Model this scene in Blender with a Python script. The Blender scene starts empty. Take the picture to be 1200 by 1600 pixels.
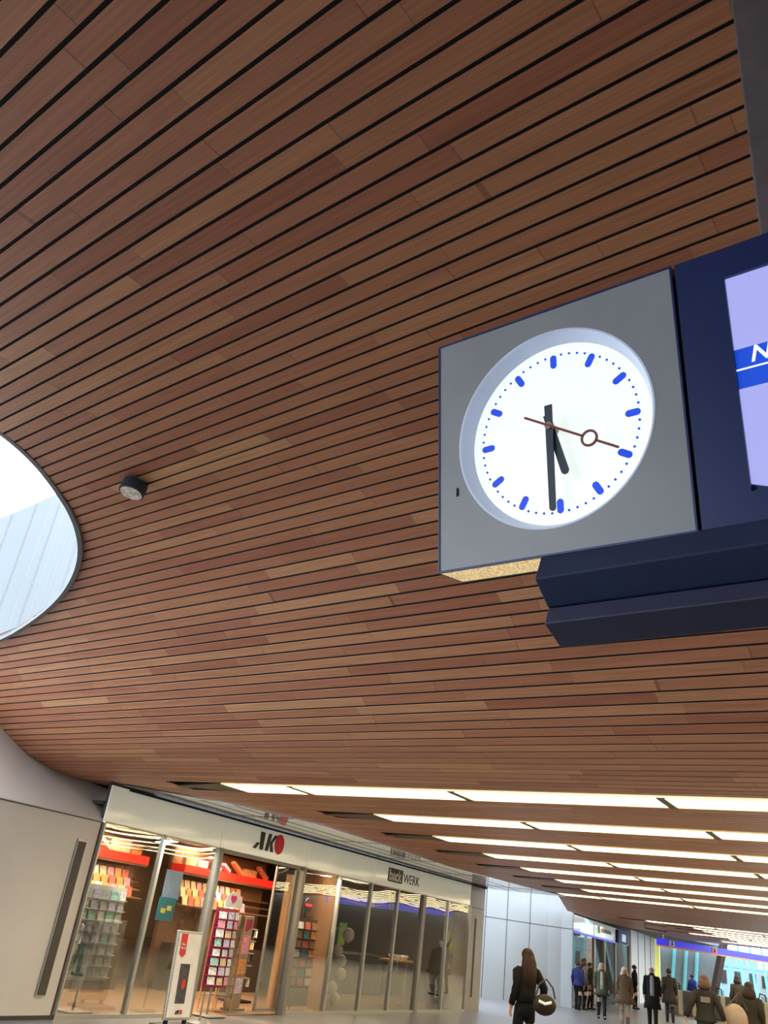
import bpy, bmesh, math, random
from mathutils import Vector, Matrix
random.seed(7)
SC = bpy.context.scene
COL = SC.collection
# ---------------------------------------------------------------- camera
CH = 1.65
FPX = 1272.0
UP = Vector((340.0, 2460.0, -FPX)).normalized()
FW = Vector((0, 0, -1))
YC = (FW - UP * FW.dot(UP)).normalized()
XC = YC.cross(UP)
RM = Matrix((XC, YC, UP))                      # world = RM @ camera
cam_d = bpy.data.cameras.new('camera'); cam = bpy.data.objects.new('camera', cam_d); COL.objects.link(cam)
cam.matrix_world = Matrix.Translation((0, 0, CH)) @ RM.to_4x4()
cam_d.sensor_fit = 'VERTICAL'; cam_d.sensor_height = 36.0; cam_d.lens = FPX / 1600 * 36
cam_d.clip_end = 500
SC.camera = cam
# ---------------------------------------------------------------- world and exposure
W = bpy.data.worlds.new('world'); SC.world = W; W.use_nodes = True
bg = W.node_tree.nodes['Background']; bg.inputs[0].default_value = (0.86, 0.93, 1.0, 1); bg.inputs[1].default_value = 4.6
SC.view_settings.view_transform = 'Standard'; SC.view_settings.look = 'None'
SC.view_settings.gamma = 1; SC.view_settings.exposure = 0.27; SC.view_settings.use_curve_mapping = False
LIGHT_E = 9.5
# ---------------------------------------------------------------- space helpers
A0 = Vector((-3.692, 13.731, 0)); FD = Vector((.53226, .84658, 0)); PR = Vector((.84658, -.53226, 0))
def F(s, o, z): return A0 + FD * s + PR * o + Vector((0, 0, z))      # along the shop front, out into the hall, up
EH = Vector((.77715, -.62932, 0)); NH = Vector((.62932, .77715, 0))
def G(l, c, z): return EH * l + NH * c + Vector((0, 0, z))          # along the cove slats, across them
D1 = Vector((.817, -.577, 0)); N1 = Vector((.577, .817, 0))
def K(l, c, z): return D1 * l + N1 * c + Vector((0, 0, z))          # along the light rows, across them
def ray(px, py): return RM @ Vector((px - 600, -(py - 800), -FPX))
def at(px, py, z):
    d = ray(px, py); return d * ((z - CH) / d.z) + Vector((0, 0, CH))
def interp(x, xs, ys):
    if x <= xs[0]: return ys[0]
    for i in range(1, len(xs)):
        if x <= xs[i]:
            t = (x - xs[i - 1]) / (xs[i] - xs[i - 1]); return ys[i - 1] * (1 - t) + ys[i] * t
    return ys[-1]
# ---------------------------------------------------------------- materials
def mat(name, col, rough=.6, metal=0, var=.06, scale=6, bump=0, emit=None, es=0, coat=0, spec=.5):
    m = bpy.data.materials.new(name); m.use_nodes = True
    nt = m.node_tree; b = nt.nodes['Principled BSDF']
    b.inputs['Roughness'].default_value = rough; b.inputs['Metallic'].default_value = metal
    b.inputs['Coat Weight'].default_value = coat; b.inputs['Coat Roughness'].default_value = .08
    b.inputs['Specular IOR Level'].default_value = spec
    tc = nt.nodes.new('ShaderNodeTexCoord'); n = nt.nodes.new('ShaderNodeTexNoise')
    n.inputs['Scale'].default_value = scale; n.inputs['Detail'].default_value = 4
    nt.links.new(tc.outputs['Object'], n.inputs['Vector'])
    r = nt.nodes.new('ShaderNodeMapRange'); r.inputs[1].default_value = .3; r.inputs[2].default_value = .7
    r.inputs[3].default_value = 1 - var; r.inputs[4].default_value = 1 + var
    nt.links.new(n.outputs['Fac'], r.inputs[0])
    x = nt.nodes.new('ShaderNodeMix'); x.data_type = 'RGBA'; x.blend_type = 'MULTIPLY'; x.inputs[0].default_value = 1
    x.inputs[6].default_value = (*col, 1)
    nt.links.new(r.outputs[0], x.inputs[7]); nt.links.new(x.outputs[2], b.inputs['Base Color'])
    if bump:
        bp = nt.nodes.new('ShaderNodeBump'); bp.inputs['Strength'].default_value = bump; bp.inputs['Distance'].default_value = .02
        nt.links.new(n.outputs['Fac'], bp.inputs['Height']); nt.links.new(bp.outputs[0], b.inputs['Normal'])
    if emit:
        b.inputs['Emission Color'].default_value = (*emit, 1); b.inputs['Emission Strength'].default_value = es
    return m
def S(r, g, b):                                  # sRGB 0-255 to linear
    f = lambda v: (v / 255 / 12.92) if v <= 10 else ((v / 255 + .055) / 1.055) ** 2.4
    return (f(r), f(g), f(b))
def glass_mat(name, tint=(.9, .93, .9), refl=.12, wave=.0, rough=0.0, edge=.38):
    m = bpy.data.materials.new(name); m.use_nodes = True; nt = m.node_tree; nt.nodes.clear()
    o = nt.nodes.new('ShaderNodeOutputMaterial'); mx = nt.nodes.new('ShaderNodeMixShader')
    t = nt.nodes.new('ShaderNodeBsdfTransparent'); t.inputs[0].default_value = (*tint, 1)
    g = nt.nodes.new('ShaderNodeBsdfGlossy'); g.inputs['Roughness'].default_value = rough
    lw = nt.nodes.new('ShaderNodeLayerWeight'); lw.inputs[0].default_value = .35
    r = nt.nodes.new('ShaderNodeMapRange'); r.inputs[1].default_value = 0; r.inputs[2].default_value = 1
    r.inputs[3].default_value = refl; r.inputs[4].default_value = min(1, refl + edge)
    nt.links.new(lw.outputs['Fresnel'], r.inputs[0]); nt.links.new(r.outputs[0], mx.inputs[0])
    nt.links.new(t.outputs[0], mx.inputs[1]); nt.links.new(g.outputs[0], mx.inputs[2])
    if wave:
        tc = nt.nodes.new('ShaderNodeTexCoord'); n = nt.nodes.new('ShaderNodeTexNoise'); n.inputs['Scale'].default_value = .9
        n.inputs['Detail'].default_value = 0
        bp = nt.nodes.new('ShaderNodeBump'); bp.inputs['Strength'].default_value = 1; bp.inputs['Distance'].default_value = wave
        nt.links.new(tc.outputs['Object'], n.inputs['Vector']); nt.links.new(n.outputs['Fac'], bp.inputs['Height'])
        nt.links.new(bp.outputs[0], g.inputs['Normal']); nt.links.new(bp.outputs[0], lw.inputs['Normal'])
    nt.links.new(mx.outputs[0], o.inputs[0])
    return m
def wood_mat():
    m = bpy.data.materials.new('cedar_slats'); m.use_nodes = True; nt = m.node_tree; b = nt.nodes['Principled BSDF']
    N = nt.nodes.new; L = nt.links.new
    uv = N('ShaderNodeUVMap'); sp = N('ShaderNodeSeparateXYZ'); L(uv.outputs[0], sp.inputs[0])
    def mth(op, a, c=None):
        n = N('ShaderNodeMath'); n.operation = op
        for i, v in enumerate((a, c)):
            if v is None: continue
            if isinstance(v, (int, float)): n.inputs[i].default_value = v
            else: L(v, n.inputs[i])
        return n.outputs[0]
    row = mth('FLOOR', sp.outputs[1])
    wn = N('ShaderNodeTexWhiteNoise'); wn.noise_dimensions = '1D'; L(row, wn.inputs['W'])
    ln = mth('ADD', mth('MULTIPLY', sp.outputs[0], .62), mth('MULTIPLY', wn.outputs[0], 23.7))
    # uneven board lengths
    ns = N('ShaderNodeTexNoise'); ns.noise_dimensions = '1D'; ns.inputs['Scale'].default_value = .8; L(ln, ns.inputs['W'])
    ln2 = mth('ADD', ln, mth('MULTIPLY', ns.outputs[0], .9))
    bid = mth('FLOOR', ln2); fr = mth('FRACT', ln2)
    cv = N('ShaderNodeCombineXYZ'); L(bid, cv.inputs[0]); L(row, cv.inputs[1])
    w2 = N('ShaderNodeTexWhiteNoise'); w2.noise_dimensions = '2D'; L(cv.outputs[0], w2.inputs['Vector'])
    cr = N('ShaderNodeValToRGB'); L(w2.outputs[0], cr.inputs[0])
    e = cr.color_ramp.elements; e[0].position = 0; e[0].color = (*S(168, 106, 80), 1); e[1].position = 1; e[1].color = (*S(204, 152, 110), 1)
    for p, c in ((.2, S(180, 120, 90)), (.6, S(186, 128, 94)), (.9, S(194, 138, 100))):
        q = e.new(p); q.color = (*c, 1)
    # grain
    gv = N('ShaderNodeCombineXYZ'); L(mth('MULTIPLY', sp.outputs[0], 1.2), gv.inputs[0]); L(mth('MULTIPLY', sp.outputs[1], 5), gv.inputs[1]); L(mth('MULTIPLY', bid, 3.7), gv.inputs[2])
    gn = N('ShaderNodeTexNoise'); gn.inputs['Scale'].default_value = 1.3; gn.inputs['Detail'].default_value = 5; L(gv.outputs[0], gn.inputs['Vector'])
    gr = N('ShaderNodeMapRange'); gr.inputs[1].default_value = .3; gr.inputs[2].default_value = .7; gr.inputs[3].default_value = .8; gr.inputs[4].default_value = 1.12; L(gn.outputs[0], gr.inputs[0])
    jt = mth('LESS_THAN', fr, .006); jd = mth('SUBTRACT', 1.0, mth('MULTIPLY', jt, .35))
    fac = mth('MULTIPLY', gr.outputs[0], jd)
    x = N('ShaderNodeMix'); x.data_type = 'RGBA'; x.blend_type = 'MULTIPLY'; x.inputs[0].default_value = 1
    L(cr.outputs[0], x.inputs[6]); L(fac, x.inputs[7]); L(x.outputs[2], b.inputs['Base Color'])
    b.inputs['Roughness'].default_value = .42; b.inputs['Specular IOR Level'].default_value = .4
    return m
M = {}
M['wood'] = wood_mat()
M['void'] = mat('dark_backing', (.012, .010, .010), .9)
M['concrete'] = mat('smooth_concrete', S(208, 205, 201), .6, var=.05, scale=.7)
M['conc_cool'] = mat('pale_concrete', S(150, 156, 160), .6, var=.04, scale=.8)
M['joint'] = mat('dark_joint', (.05, .05, .05), .8)
M['black'] = mat('black_metal', (.012, .013, .015), .8, spec=.2)
M['alu'] = mat('brushed_aluminium', S(178, 178, 170), .35, .7, var=.04, scale=20)
M['alud'] = mat('dull_aluminium', S(140, 138, 130), .45, .5, var=.04, scale=20)
M['navy'] = mat('navy_metal', S(18, 42, 98), .38, .1, var=.05, scale=8)
M['navyd'] = mat('dark_navy_metal', S(42, 56, 88), .5, .1, var=.05, scale=8)
M['greyface'] = mat('grey_lacquer', S(152, 157, 163), .35, var=.05, scale=5)
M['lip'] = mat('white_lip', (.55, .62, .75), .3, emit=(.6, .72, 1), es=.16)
M['dial'] = mat('lit_dial', (.35, .37, .36), .3, emit=(.9, 1, .96), es=.72, var=.02)
M['mark'] = mat('blue_mark', (.01, .07, .8), .5, emit=(.01, .08, .9), es=.35)
M['handm'] = mat('dark_hand', (.035, .06, .09), .5)
M['redhand'] = mat('dark_red_hand', (.3, .05, .04), .5)
M['scr'] = mat('lit_screen', (.03, .03, .05), .3, emit=S(168, 172, 238), es=.85, var=.02)
M['scrb'] = mat('lit_blue_band', (.01, .05, .3), .3, emit=S(18, 66, 190), es=.9)
M['scrw'] = mat('lit_white', (.8, .8, .8), .3, emit=S(225, 225, 255), es=1.0)
M['perf'] = None
M['tube'] = mat('lit_diffuser', (.9, .88, .8), .4, emit=(1.0, .82, .50), es=LIGHT_E)
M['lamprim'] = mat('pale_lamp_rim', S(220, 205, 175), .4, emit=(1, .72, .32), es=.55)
M['lampdiv'] = mat('brown_lamp_end', S(92, 78, 62), .5)
M['fascia'] = mat('fascia_glass_added_glow', S(232, 236, 226), .12, var=.03, scale=.9, coat=.55, emit=(.95, 1, .9), es=.10)  # faint glow added to brighten the fascia, no lamp behind it
M['soffit'] = mat('glossy_white_soffit', S(240, 243, 243), .10, var=.02, scale=1, coat=.7, spec=.8)
M['glass'] = glass_mat('shop_glass', (.88, .89, .85), .07, wave=.009)
M['glass2'] = glass_mat('far_glass', (.8, .82, .78), .04, edge=.18)
M['shopwall'] = mat('brown_shop_wall', S(112, 82, 58), .6, var=.06, scale=2)
M['darkwall'] = mat('dark_shop_wall', S(62, 52, 44), .6)
M['shopfloor'] = mat('shop_floor', S(120, 96, 74), .4, var=.08, scale=3)
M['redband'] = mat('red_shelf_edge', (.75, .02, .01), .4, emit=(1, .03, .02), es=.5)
M['redflat'] = mat('red_print', (.65, .02, .03), .45)
M['maroon'] = mat('maroon_print', (.30, .02, .07), .45)
M['white'] = mat('white_plastic', (.78, .78, .8), .4)
M['offwhite'] = mat('paper_white', (.7, .68, .64), .6)
M['slate'] = mat('dark_photo_print', (.05, .05, .06), .4, var=.5, scale=14)
M['print'] = mat('black_print', (.015, .015, .015), .4)
M['blueband'] = mat('blue_sign_band', S(38, 34, 170), .4, emit=S(40, 36, 190), es=.8)
M['orange'] = mat('orange_panel', (.65, .22, .03), .5, emit=(.8, .25, .03), es=.12)
M['yellow'] = mat('yellow_panel', (.75, .68, .12), .5, emit=(.8, .75, .15), es=.15)
M['cyan'] = mat('cyan_mullion', S(120, 200, 215), .4)
M['greypanel'] = mat('grey_panel', S(125, 135, 138), .5)
M['floorm'] = mat('grey_stone_floor', S(112, 112, 116), .32, var=.10, scale=1.2, spec=.5)
M['balloon'] = mat('white_balloon', (.75, .7, .66), .25)
M['lightwood'] = mat('light_wood', S(190, 140, 90), .5)
M['teal'] = mat('teal_print', (.02, .25, .33), .5)
M['green'] = mat('green_print', (.25, .5, .05), .5)
def col(name, c, rough=.7): 
    if name not in M: M[name] = mat(name, c, rough, var=.12, scale=9, spec=.15)
    return M[name]
# ---------------------------------------------------------------- mesh helpers
class MB:
    def __init__(s): s.v = []; s.f = []
    def quad(s, a, b, c, d): i = len(s.v); s.v += [tuple(p) for p in (a, b, c, d)]; s.f.append((i, i + 1, i + 2, i + 3))
    def hexa(s, p):                             # 8 points, bottom ring then top ring
        i = len(s.v); s.v += [tuple(q) for q in p]
        s.f += [(i, i + 3, i + 2, i + 1), (i + 4, i + 5, i + 6, i + 7), (i, i + 1, i + 5, i + 4), (i + 1, i + 2, i + 6, i + 5), (i + 2, i + 3, i + 7, i + 6), (i + 3, i, i + 4, i + 7)]
    def fbox(s, s0, s1, o0, o1, z0, z1, fn=None):
        fn = fn or F
        s.hexa([fn(s0, o0, z0), fn(s1, o0, z0), fn(s1, o1, z0), fn(s0, o1, z0), fn(s0, o0, z1), fn(s1, o0, z1), fn(s1, o1, z1), fn(s0, o1, z1)])
    def box(s, x0, x1, y0, y1, z0, z1): s.fbox(x0, x1, y0, y1, z0, z1, lambda a, b, c: Vector((a, b, c)))
    def prism(s, pts, fn0, fn1):                # polygon pts mapped by two functions (front and back)
        n = len(pts); i = len(s.v); s.v += [tuple(fn0(*p)) for p in pts] + [tuple(fn1(*p)) for p in pts]
        s.f.append(tuple(range(i, i + n))); s.f.append(tuple(range(i + 2 * n - 1, i + n - 1, -1)))
        for k in range(n): j = (k + 1) % n; s.f.append((i + k, i + n + k, i + n + j, i + j))
    def loft(s, rings, cap=True):
        n = len(rings[0]); b = len(s.v)
        for r in rings: s.v += [tuple(p) for p in r]
        for k in range(len(rings) - 1):
            for j in range(n):
                a = b + k * n + j; c = b + k * n + (j + 1) % n; s.f.append((a, c, c + n, a + n))
        if cap: s.f.append(tuple(range(b + n - 1, b - 1, -1))); s.f.append(tuple(range(b + (len(rings) - 1) * n, b + len(rings) * n)))
    def tube(s, pts, rad, n=8):
        pts = [Vector(p) for p in pts]; rings = []
        if isinstance(rad, (int, float)): rad = [rad] * len(pts)
        for i, p in enumerate(pts):
            t = (pts[min(i + 1, len(pts) - 1)] - pts[max(i - 1, 0)]).normalized()
            u = t.cross(Vector((0, 0, 1))); u = u.normalized() if u.length > .05 else t.cross(Vector((0, 1, 0))).normalized()
            w = t.cross(u)
            r = rad[i]; r = r if isinstance(r, tuple) else (r, r)
            rings.append([p + u * math.cos(a) * r[0] + w * math.sin(a) * r[1] for a in (2 * math.pi * k / n for k in range(n))])
        s.loft(rings)
    def ball(s, c, r, n=14, m=9):
        r = r if isinstance(r, tuple) else (r, r, r); c = Vector(c); rings = []
        for i in range(m + 1):
            th = math.pi * (.02 + .96 * i / m)
            rings.append([c + Vector((r[0] * math.sin(th) * math.cos(2 * math.pi * k / n), r[1] * math.sin(th) * math.sin(2 * math.pi * k / n), r[2] * math.cos(th))) for k in range(n)])
        s.loft(rings)
    def build(s, name, m, parent=None, smooth=False, inv=None):
        me = bpy.data.meshes.new(name); vs = s.v
        me.from_pydata(vs, [], s.f); me.validate(); me.update()
        bm = bmesh.new(); bm.from_mesh(me); bmesh.ops.recalc_face_normals(bm, faces=bm.faces); bm.to_mesh(me); bm.free()
        me.materials.append(m)
        if smooth:
            for p in me.polygons: p.use_smooth = True
        o = bpy.data.objects.new(name, me); COL.objects.link(o)
        if parent:
            o.parent = parent; o.matrix_parent_inverse = parent.matrix_basis.inverted()
        return o
def tag(o, label, cat, group=None, kind=None):
    if label: o['label'] = label
    if cat: o['category'] = cat
    if group: o['group'] = group
    if kind: o['kind'] = kind
    return o
def struct(o): o['kind'] = 'structure'; return o
def empty(name, loc, label, cat, group=None, rz=0):
    o = bpy.data.objects.new(name, None); COL.objects.link(o); o.location = loc; o.rotation_euler = (0, 0, rz); o.empty_display_size = .1
    tag(o, label, cat, group); return o
def adopt(o, parent):
    o.parent = parent; o.matrix_parent_inverse = parent.matrix_basis.inverted(); return o
def bevel(o, w, seg=2):
    md = o.modifiers.new('bevel', 'BEVEL'); md.width = w; md.segments = seg; md.limit_method = 'ANGLE'; return o
def text(name, body, m, org, u, v, height, parent=None, shear=0, depth=.004, wfac=1.0, bold=.0):
    cu = bpy.data.curves.new(name, 'FONT'); cu.body = body; cu.shear = shear; cu.extrude = depth; cu.offset = bold
    tmp = bpy.data.objects.new(name, cu); COL.objects.link(tmp)
    dg = bpy.context.evaluated_depsgraph_get(); me = bpy.data.meshes.new_from_object(tmp.evaluated_get(dg))
    bpy.data.objects.remove(tmp)
    ys = [q.co.y for q in me.vertices]; xs = [q.co.x for q in me.vertices]; x0 = min(xs); k = height / (max(ys) - min(ys) or 1); y0 = min(ys)
    u = Vector(u).normalized(); v = Vector(v).normalized(); w = u.cross(v)
    for q in me.vertices:
        c = q.co.copy(); q.co = Vector(org) + u * (c.x - x0) * k * wfac + v * (c.y - y0) * k + w * c.z
    me.materials.clear(); me.materials.append(m)
    o = bpy.data.objects.new(name, me); COL.objects.link(o)
    if parent: adopt(o, parent)
    return o
# ================================================================ SETTING
# ---- floor
mb = MB(); mb.quad((-30, -12, 0), (60, -12, 0), (60, 95, 0), (-30, 95, 0)); struct(mb.build('floor', M['floorm']))
# ---- cove ceiling profile (across the slats)
PC = [(.532, 4.987), (1.089, 5.016), (1.642, 5.045), (2.21, 5.073), (2.766, 5.097), (3.318, 5.107), (3.598, 5.104), (3.856, 5.093), (4.136, 5.065), (4.4, 5.02), (4.675, 4.953), (4.926, 4.874), (5.202, 4.761), (5.436, 4.647), (5.706, 4.498), (5.941, 4.366), (6.186, 4.223), (6.435, 4.075), (6.679, 3.928), (6.946, 3.772), (7.202, 3.638), (7.454, 3.525), (7.586, 3.472), (7.84, 3.40), (8.1, 3.342), (8.4, 3.293), (8.65, 3.265), (8.9, 3.25), (9.2, 3.25)]
CX = [p[0] for p in PC]; CZ = [p[1] for p in PC]
def ceil_z(c): return interp(c, CX, CZ)
PITCH = [.532, .686, .813, .962, 1.089, 1.236, 1.383, 1.5, 1.642, 1.796, 1.938, 2.073, 2.21, 2.347, 2.489, 2.626, 2.766, 2.907, 3.046, 3.183, 3.318, 3.463, 3.598, 3.729, 3.856, 4.003, 4.136, 4.256, 4.4, 4.544, 4.675, 4.8, 4.926, 5.064, 5.202, 5.312, 5.436, 5.603, 5.706, 5.823, 5.941, 6.08, 6.186, 6.309, 6.435, 6.559, 6.679, 6.811, 6.946, 7.07, 7.202, 7.319, 7.454, 7.586]
sm = PITCH[:]
for _ in range(6): sm = [sm[0]] + [(sm[i - 1] + 2 * sm[i] + sm[i + 1]) / 4 for i in range(1, len(sm) - 1)] + [sm[-1]]
LINES = [(sm[0] - .14 * k, -k) for k in range(60, 0, -1)] + [(c, i) for i, c in enumerate(sm)] + [(7.586 + .1345 * k, 53 + k) for k in range(1, 11)]
def az_of(i): return interp(i, [0, 14, 22, 30, 37, 44, 50, 55, 63], [-48.8, -49.1, -49.35, -49.8, -50.1, -51.2, -52.3, -53.4, -54.6])
LC = [-9, -.8, -.5, -.1, .4, 1, 1.6, 2.2, 2.66, 2.84, 3.09, 3.39, 3.7, 3.96, 4.3, 4.57, 4.78, 5.01, 5.2, 5.39, 5.49, 5.57, 5.65, 5.7, 5.95, 6.79, 7.39, 7.98, 8.96, 9.3]
LL = [-12, -12, -10, -8.6, -7.6, -6.9, -6.55, -6.5, -6.53, -6.61, -6.71, -6.91, -7.13, -7.31, -7.62, -7.92, -8.24, -8.71, -9.2, -9.86, -10.44, -11.01, -12.0, -13.2, -13.2, -12.6, -12.47, -12.36, -12.23, -12.2]
cgrid = [-9 + .05 * k for k in range(292)]        # even steps, softened into one smooth curve
cgrid = [c for c in cgrid if c < 5.58]
lgrid = [interp(c, LC, LL) for c in cgrid]
for _ in range(26): lgrid = [lgrid[0]] + [(lgrid[i - 1] + 2 * lgrid[i] + lgrid[i + 1]) / 4 for i in range(1, len(lgrid) - 1)] + [lgrid[-1]]
LC2 = cgrid + [c for c in LC if c >= 5.6]; LL2 = lgrid + [l for c, l in zip(LC, LL) if c >= 5.6]
def l_left(c): return interp(c, LC2, LL2)
def line_pt(c0, az, t):
    a = math.radians(az); return NH * c0 + Vector((-math.sin(a), -math.cos(a), 0)) * t
def left_t(c0, az):
    t = -8
    for _ in range(12):
        p = line_pt(c0, az, t); c = p.dot(NH); t += (l_left(c) - p.dot(EH)) * .8
    return t
class Slats(MB):
    def __init__(s): super().__init__(); s.uv = []; 
    def strip(s, a0, a1, b0, b1, row, ua0, ua1, ub0, ub1, th=.006):
        # bottom face corners a (one edge) and b (the other edge), 0 = left end, 1 = right end
        up = Vector((0, 0, th))
        def q(p, uv): 
            i = len(s.v); s.v += [tuple(x) for x in p]; s.f.append((i, i + 1, i + 2, i + 3)); s.uv += uv
        v0, v1 = row + .02, row + .98
        q([a0, b0, b1, a1], [(ua0, v0), (ub0, v1), (ub1, v1), (ua1, v0)])
        q([a0, a1, a1 + up, a0 + up], [(ua0, v0), (ua1, v0), (ua1, v0), (ua0, v0)])
        q([b0, b0 + up, b1 + up, b1], [(ub0, v1), (ub0, v1), (ub1, v1), (ub1, v1)])
        q([a0, a0 + up, b0 + up, b0], [(ua0, v0), (ua0, v0), (ub0, v1), (ub0, v1)])
    def finish(s, name, m):
        me = bpy.data.meshes.new(name); me.from_pydata(s.v, [], s.f); uvl = me.uv_layers.new(name='UVMap')
        for i, l in enumerate(me.loops): uvl.data[i].uv = s.uv[i]
        me.materials.append(m); me.update(); o = bpy.data.objects.new(name, me); COL.objects.link(o); return o
sl = Slats(); bk = MB(); RIGHT = 9.0
def zs(c0): return ceil_z(c0)
prev = None
for k in range(len(LINES) - 1):
    (c0, i0), (c1, i1) = LINES[k], LINES[k + 1]
    g = .0118
    for half in (0,):
        ca, cb = c0 + g, c1 - g
        aza, azb = az_of(i0), az_of(i1)
        ta, tb = left_t(ca, aza), left_t(cb, azb)
        za, zb = zs(ca), zs(cb)
        n = 3
        for j in range(n):
            f0, f1 = j / n, (j + 1) / n
            A_ = [line_pt(ca, aza, ta + (RIGHT - ta) * f) + Vector((0, 0, za)) for f in (f0, f1)]
            B_ = [line_pt(cb, azb, tb + (RIGHT - tb) * f) + Vector((0, 0, zb)) for f in (f0, f1)]
            U_ = [ta + (RIGHT - ta) * f for f in (f0, f1)]; V_ = [tb + (RIGHT - tb) * f for f in (f0, f1)]
            sl.strip(A_[0], A_[1], B_[0], B_[1], i0 + 80, U_[0], U_[1], V_[0], V_[1])
    a, b = left_t(c0, az_of(i0)), left_t(c1, az_of(i1))
    up = .010
    bk.quad(line_pt(c0, az_of(i0), a) + Vector((0, 0, zs(c0) + up)), line_pt(c1, az_of(i1), b) + Vector((0, 0, zs(c1) + up)), line_pt(c1, az_of(i1), RIGHT) + Vector((0, 0, zs(c1) + up)), line_pt(c0, az_of(i0), RIGHT) + Vector((0, 0, zs(c0) + up)))
# ---- flat ceiling beyond the fold, slats between the light rows
E1C = [8.9, 9.74, 10.7, 12.9, 15.5, 18.9, 23.4, 24.6, 25.6, 33.1, 37.8, 42.2, 44.3, 60]
E1L = [-12.0, -11.6, -10.1, -9.56, -9.77, -10.06, -9.77, -9.61, -9.8, -12.32, -12.83, -12.64, -11.9, -11.9]
def l1_left(c): return interp(c, E1C, E1L)
ROWC = [9.27 + 2.165 * k for k in range(8)]                 # light row centres
ROWL = [at(356, 1227, 3.25).dot(D1), at(585, 1272, 3.25).dot(D1), at(680, 1307, 3.25).dot(D1), at(754, 1333, 3.25).dot(D1), at(816, 1356, 3.25).dot(D1), at(868, 1374, 3.25).dot(D1), at(908, 1389, 3.25).dot(D1), at(874, 1396, 3.25).dot(D1)]
ROW2 = [34.15 + 1.62 * k for k in range(8)]
ROW2L = [-9.6, -8.28, -8.3, -8.3, -9.6, -8.3, -8.3, -9.3]
HW = .32; DW = .27
rows = [(c, l) for c, l in zip(ROWC, ROWL)] + [(c, l) for c, l in zip(ROW2, ROW2L)]
edges = [8.94]
for c, _ in rows: edges += [c - HW, c + HW]
edges += [49.0]
Z1 = 3.25
row = 200
for k in range(0, len(edges) - 1):
    a, b = edges[k], edges[k + 1]
    if b - a < .02: continue
    light = (k % 2 == 1)
    n = max(1, round((b - a) / .15)); st = (b - a) / n
    for j in range(n):
        x0, x1 = a + st * j, a + st * (j + 1); g = .010; row += 1
        la, lb = l1_left(x0), l1_left(x1)
        R_ = 12.0
        if light:
            cl = rows[(k - 1) // 2][1] - 1.1
            sl.strip(K(la, x0 + g, Z1), K(cl, x0 + g, Z1), K(lb, x1 - g, Z1), K(cl, x1 - g, Z1), row, la, cl, lb, cl)
        else:
            sl.strip(K(la, x0 + g, Z1), K(R_, x0 + g, Z1), K(lb, x1 - g, Z1), K(R_, x1 - g, Z1), row, la, R_, lb, R_)
sl_o = struct(sl.finish('ceiling', M['wood']))
ec = sorted(set(E1C + [49.0])); ec = [e for e in ec if e <= 49]
for a, b in zip(ec[:-1], ec[1:]):
    bk.quad(K(l1_left(a), a, Z1 + .05), K(l1_left(b), b, Z1 + .05), K(12, b, Z1 + .05), K(12, a, Z1 + .05))
o = bk.build('ceiling_backing', M['void']); adopt(o, sl_o)
# rim along the wood edge over the shop fronts
mb = MB(); pts = [K(l1_left(c), c, Z1 + .0) for c in [8.95, 9.4, 9.74, 10.2, 10.7, 11.5, 12.9, 14, 15.5, 17, 18.9, 21, 23.4, 24.6, 25.6, 29, 33.1, 37.8, 42.2, 44.3]]
for a, b in zip(pts[:-1], pts[1:]):
    mb.quad(a, b, b + Vector((0, 0, .14)), a + Vector((0, 0, .14)))
struct(mb.build('trim_1', M['lampdiv']))
# ---- opening to the sky: trim ring and concrete shaft
cs = []
for k in range(0, 121):
    c = -.8 + (5.7 + .8) * k / 120; cs.append(c)
def smooth_contour():
    p = [Vector((l_left(c), c, 0)) for c in cs]
    for _ in range(2): p = [p[0]] + [(p[i - 1] + 2 * p[i] + p[i + 1]) / 4 for i in range(1, len(p) - 1)] + [p[-1]]
    return p
ct = smooth_contour()
mb = MB()
for i in range(len(ct) - 1):
    a, b = ct[i], ct[i + 1]
    def off(p, d, i=i):
        t = (ct[min(i + 1, len(ct) - 1)] - ct[max(i - 1, 0)]).normalized(); n = Vector((t.y, -t.x, 0)); return p + n * d
    ring = []
    for p, ii in ((a, i), (b, i + 1)):
        q0 = off(p, .022, ii); q1 = off(p, -.03, ii); z = ceil_z(p.y) - .012
        ring.append([G(q0.x, q0.y, z), G(q1.x, q1.y, z), G(q1.x, q1.y, z + .05), G(q0.x, q0.y, z + .05)])
    mb.hexa([ring[0][0], ring[1][0], ring[1][1], ring[0][1], ring[0][3], ring[1][3], ring[1][2], ring[0][2]])
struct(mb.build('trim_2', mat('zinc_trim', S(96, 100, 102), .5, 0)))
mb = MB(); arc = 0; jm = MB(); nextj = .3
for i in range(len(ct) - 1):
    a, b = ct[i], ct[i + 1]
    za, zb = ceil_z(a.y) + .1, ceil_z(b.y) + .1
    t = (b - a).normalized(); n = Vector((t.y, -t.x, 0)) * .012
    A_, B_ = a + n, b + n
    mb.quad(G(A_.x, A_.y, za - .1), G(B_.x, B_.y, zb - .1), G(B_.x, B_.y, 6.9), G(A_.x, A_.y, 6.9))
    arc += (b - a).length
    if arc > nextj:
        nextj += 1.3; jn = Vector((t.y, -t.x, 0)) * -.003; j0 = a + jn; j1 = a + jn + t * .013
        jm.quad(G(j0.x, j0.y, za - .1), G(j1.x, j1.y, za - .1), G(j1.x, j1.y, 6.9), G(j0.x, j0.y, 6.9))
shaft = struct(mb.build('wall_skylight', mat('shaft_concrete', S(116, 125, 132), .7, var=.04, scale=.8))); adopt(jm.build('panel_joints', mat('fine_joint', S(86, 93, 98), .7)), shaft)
mb = MB()
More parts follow.
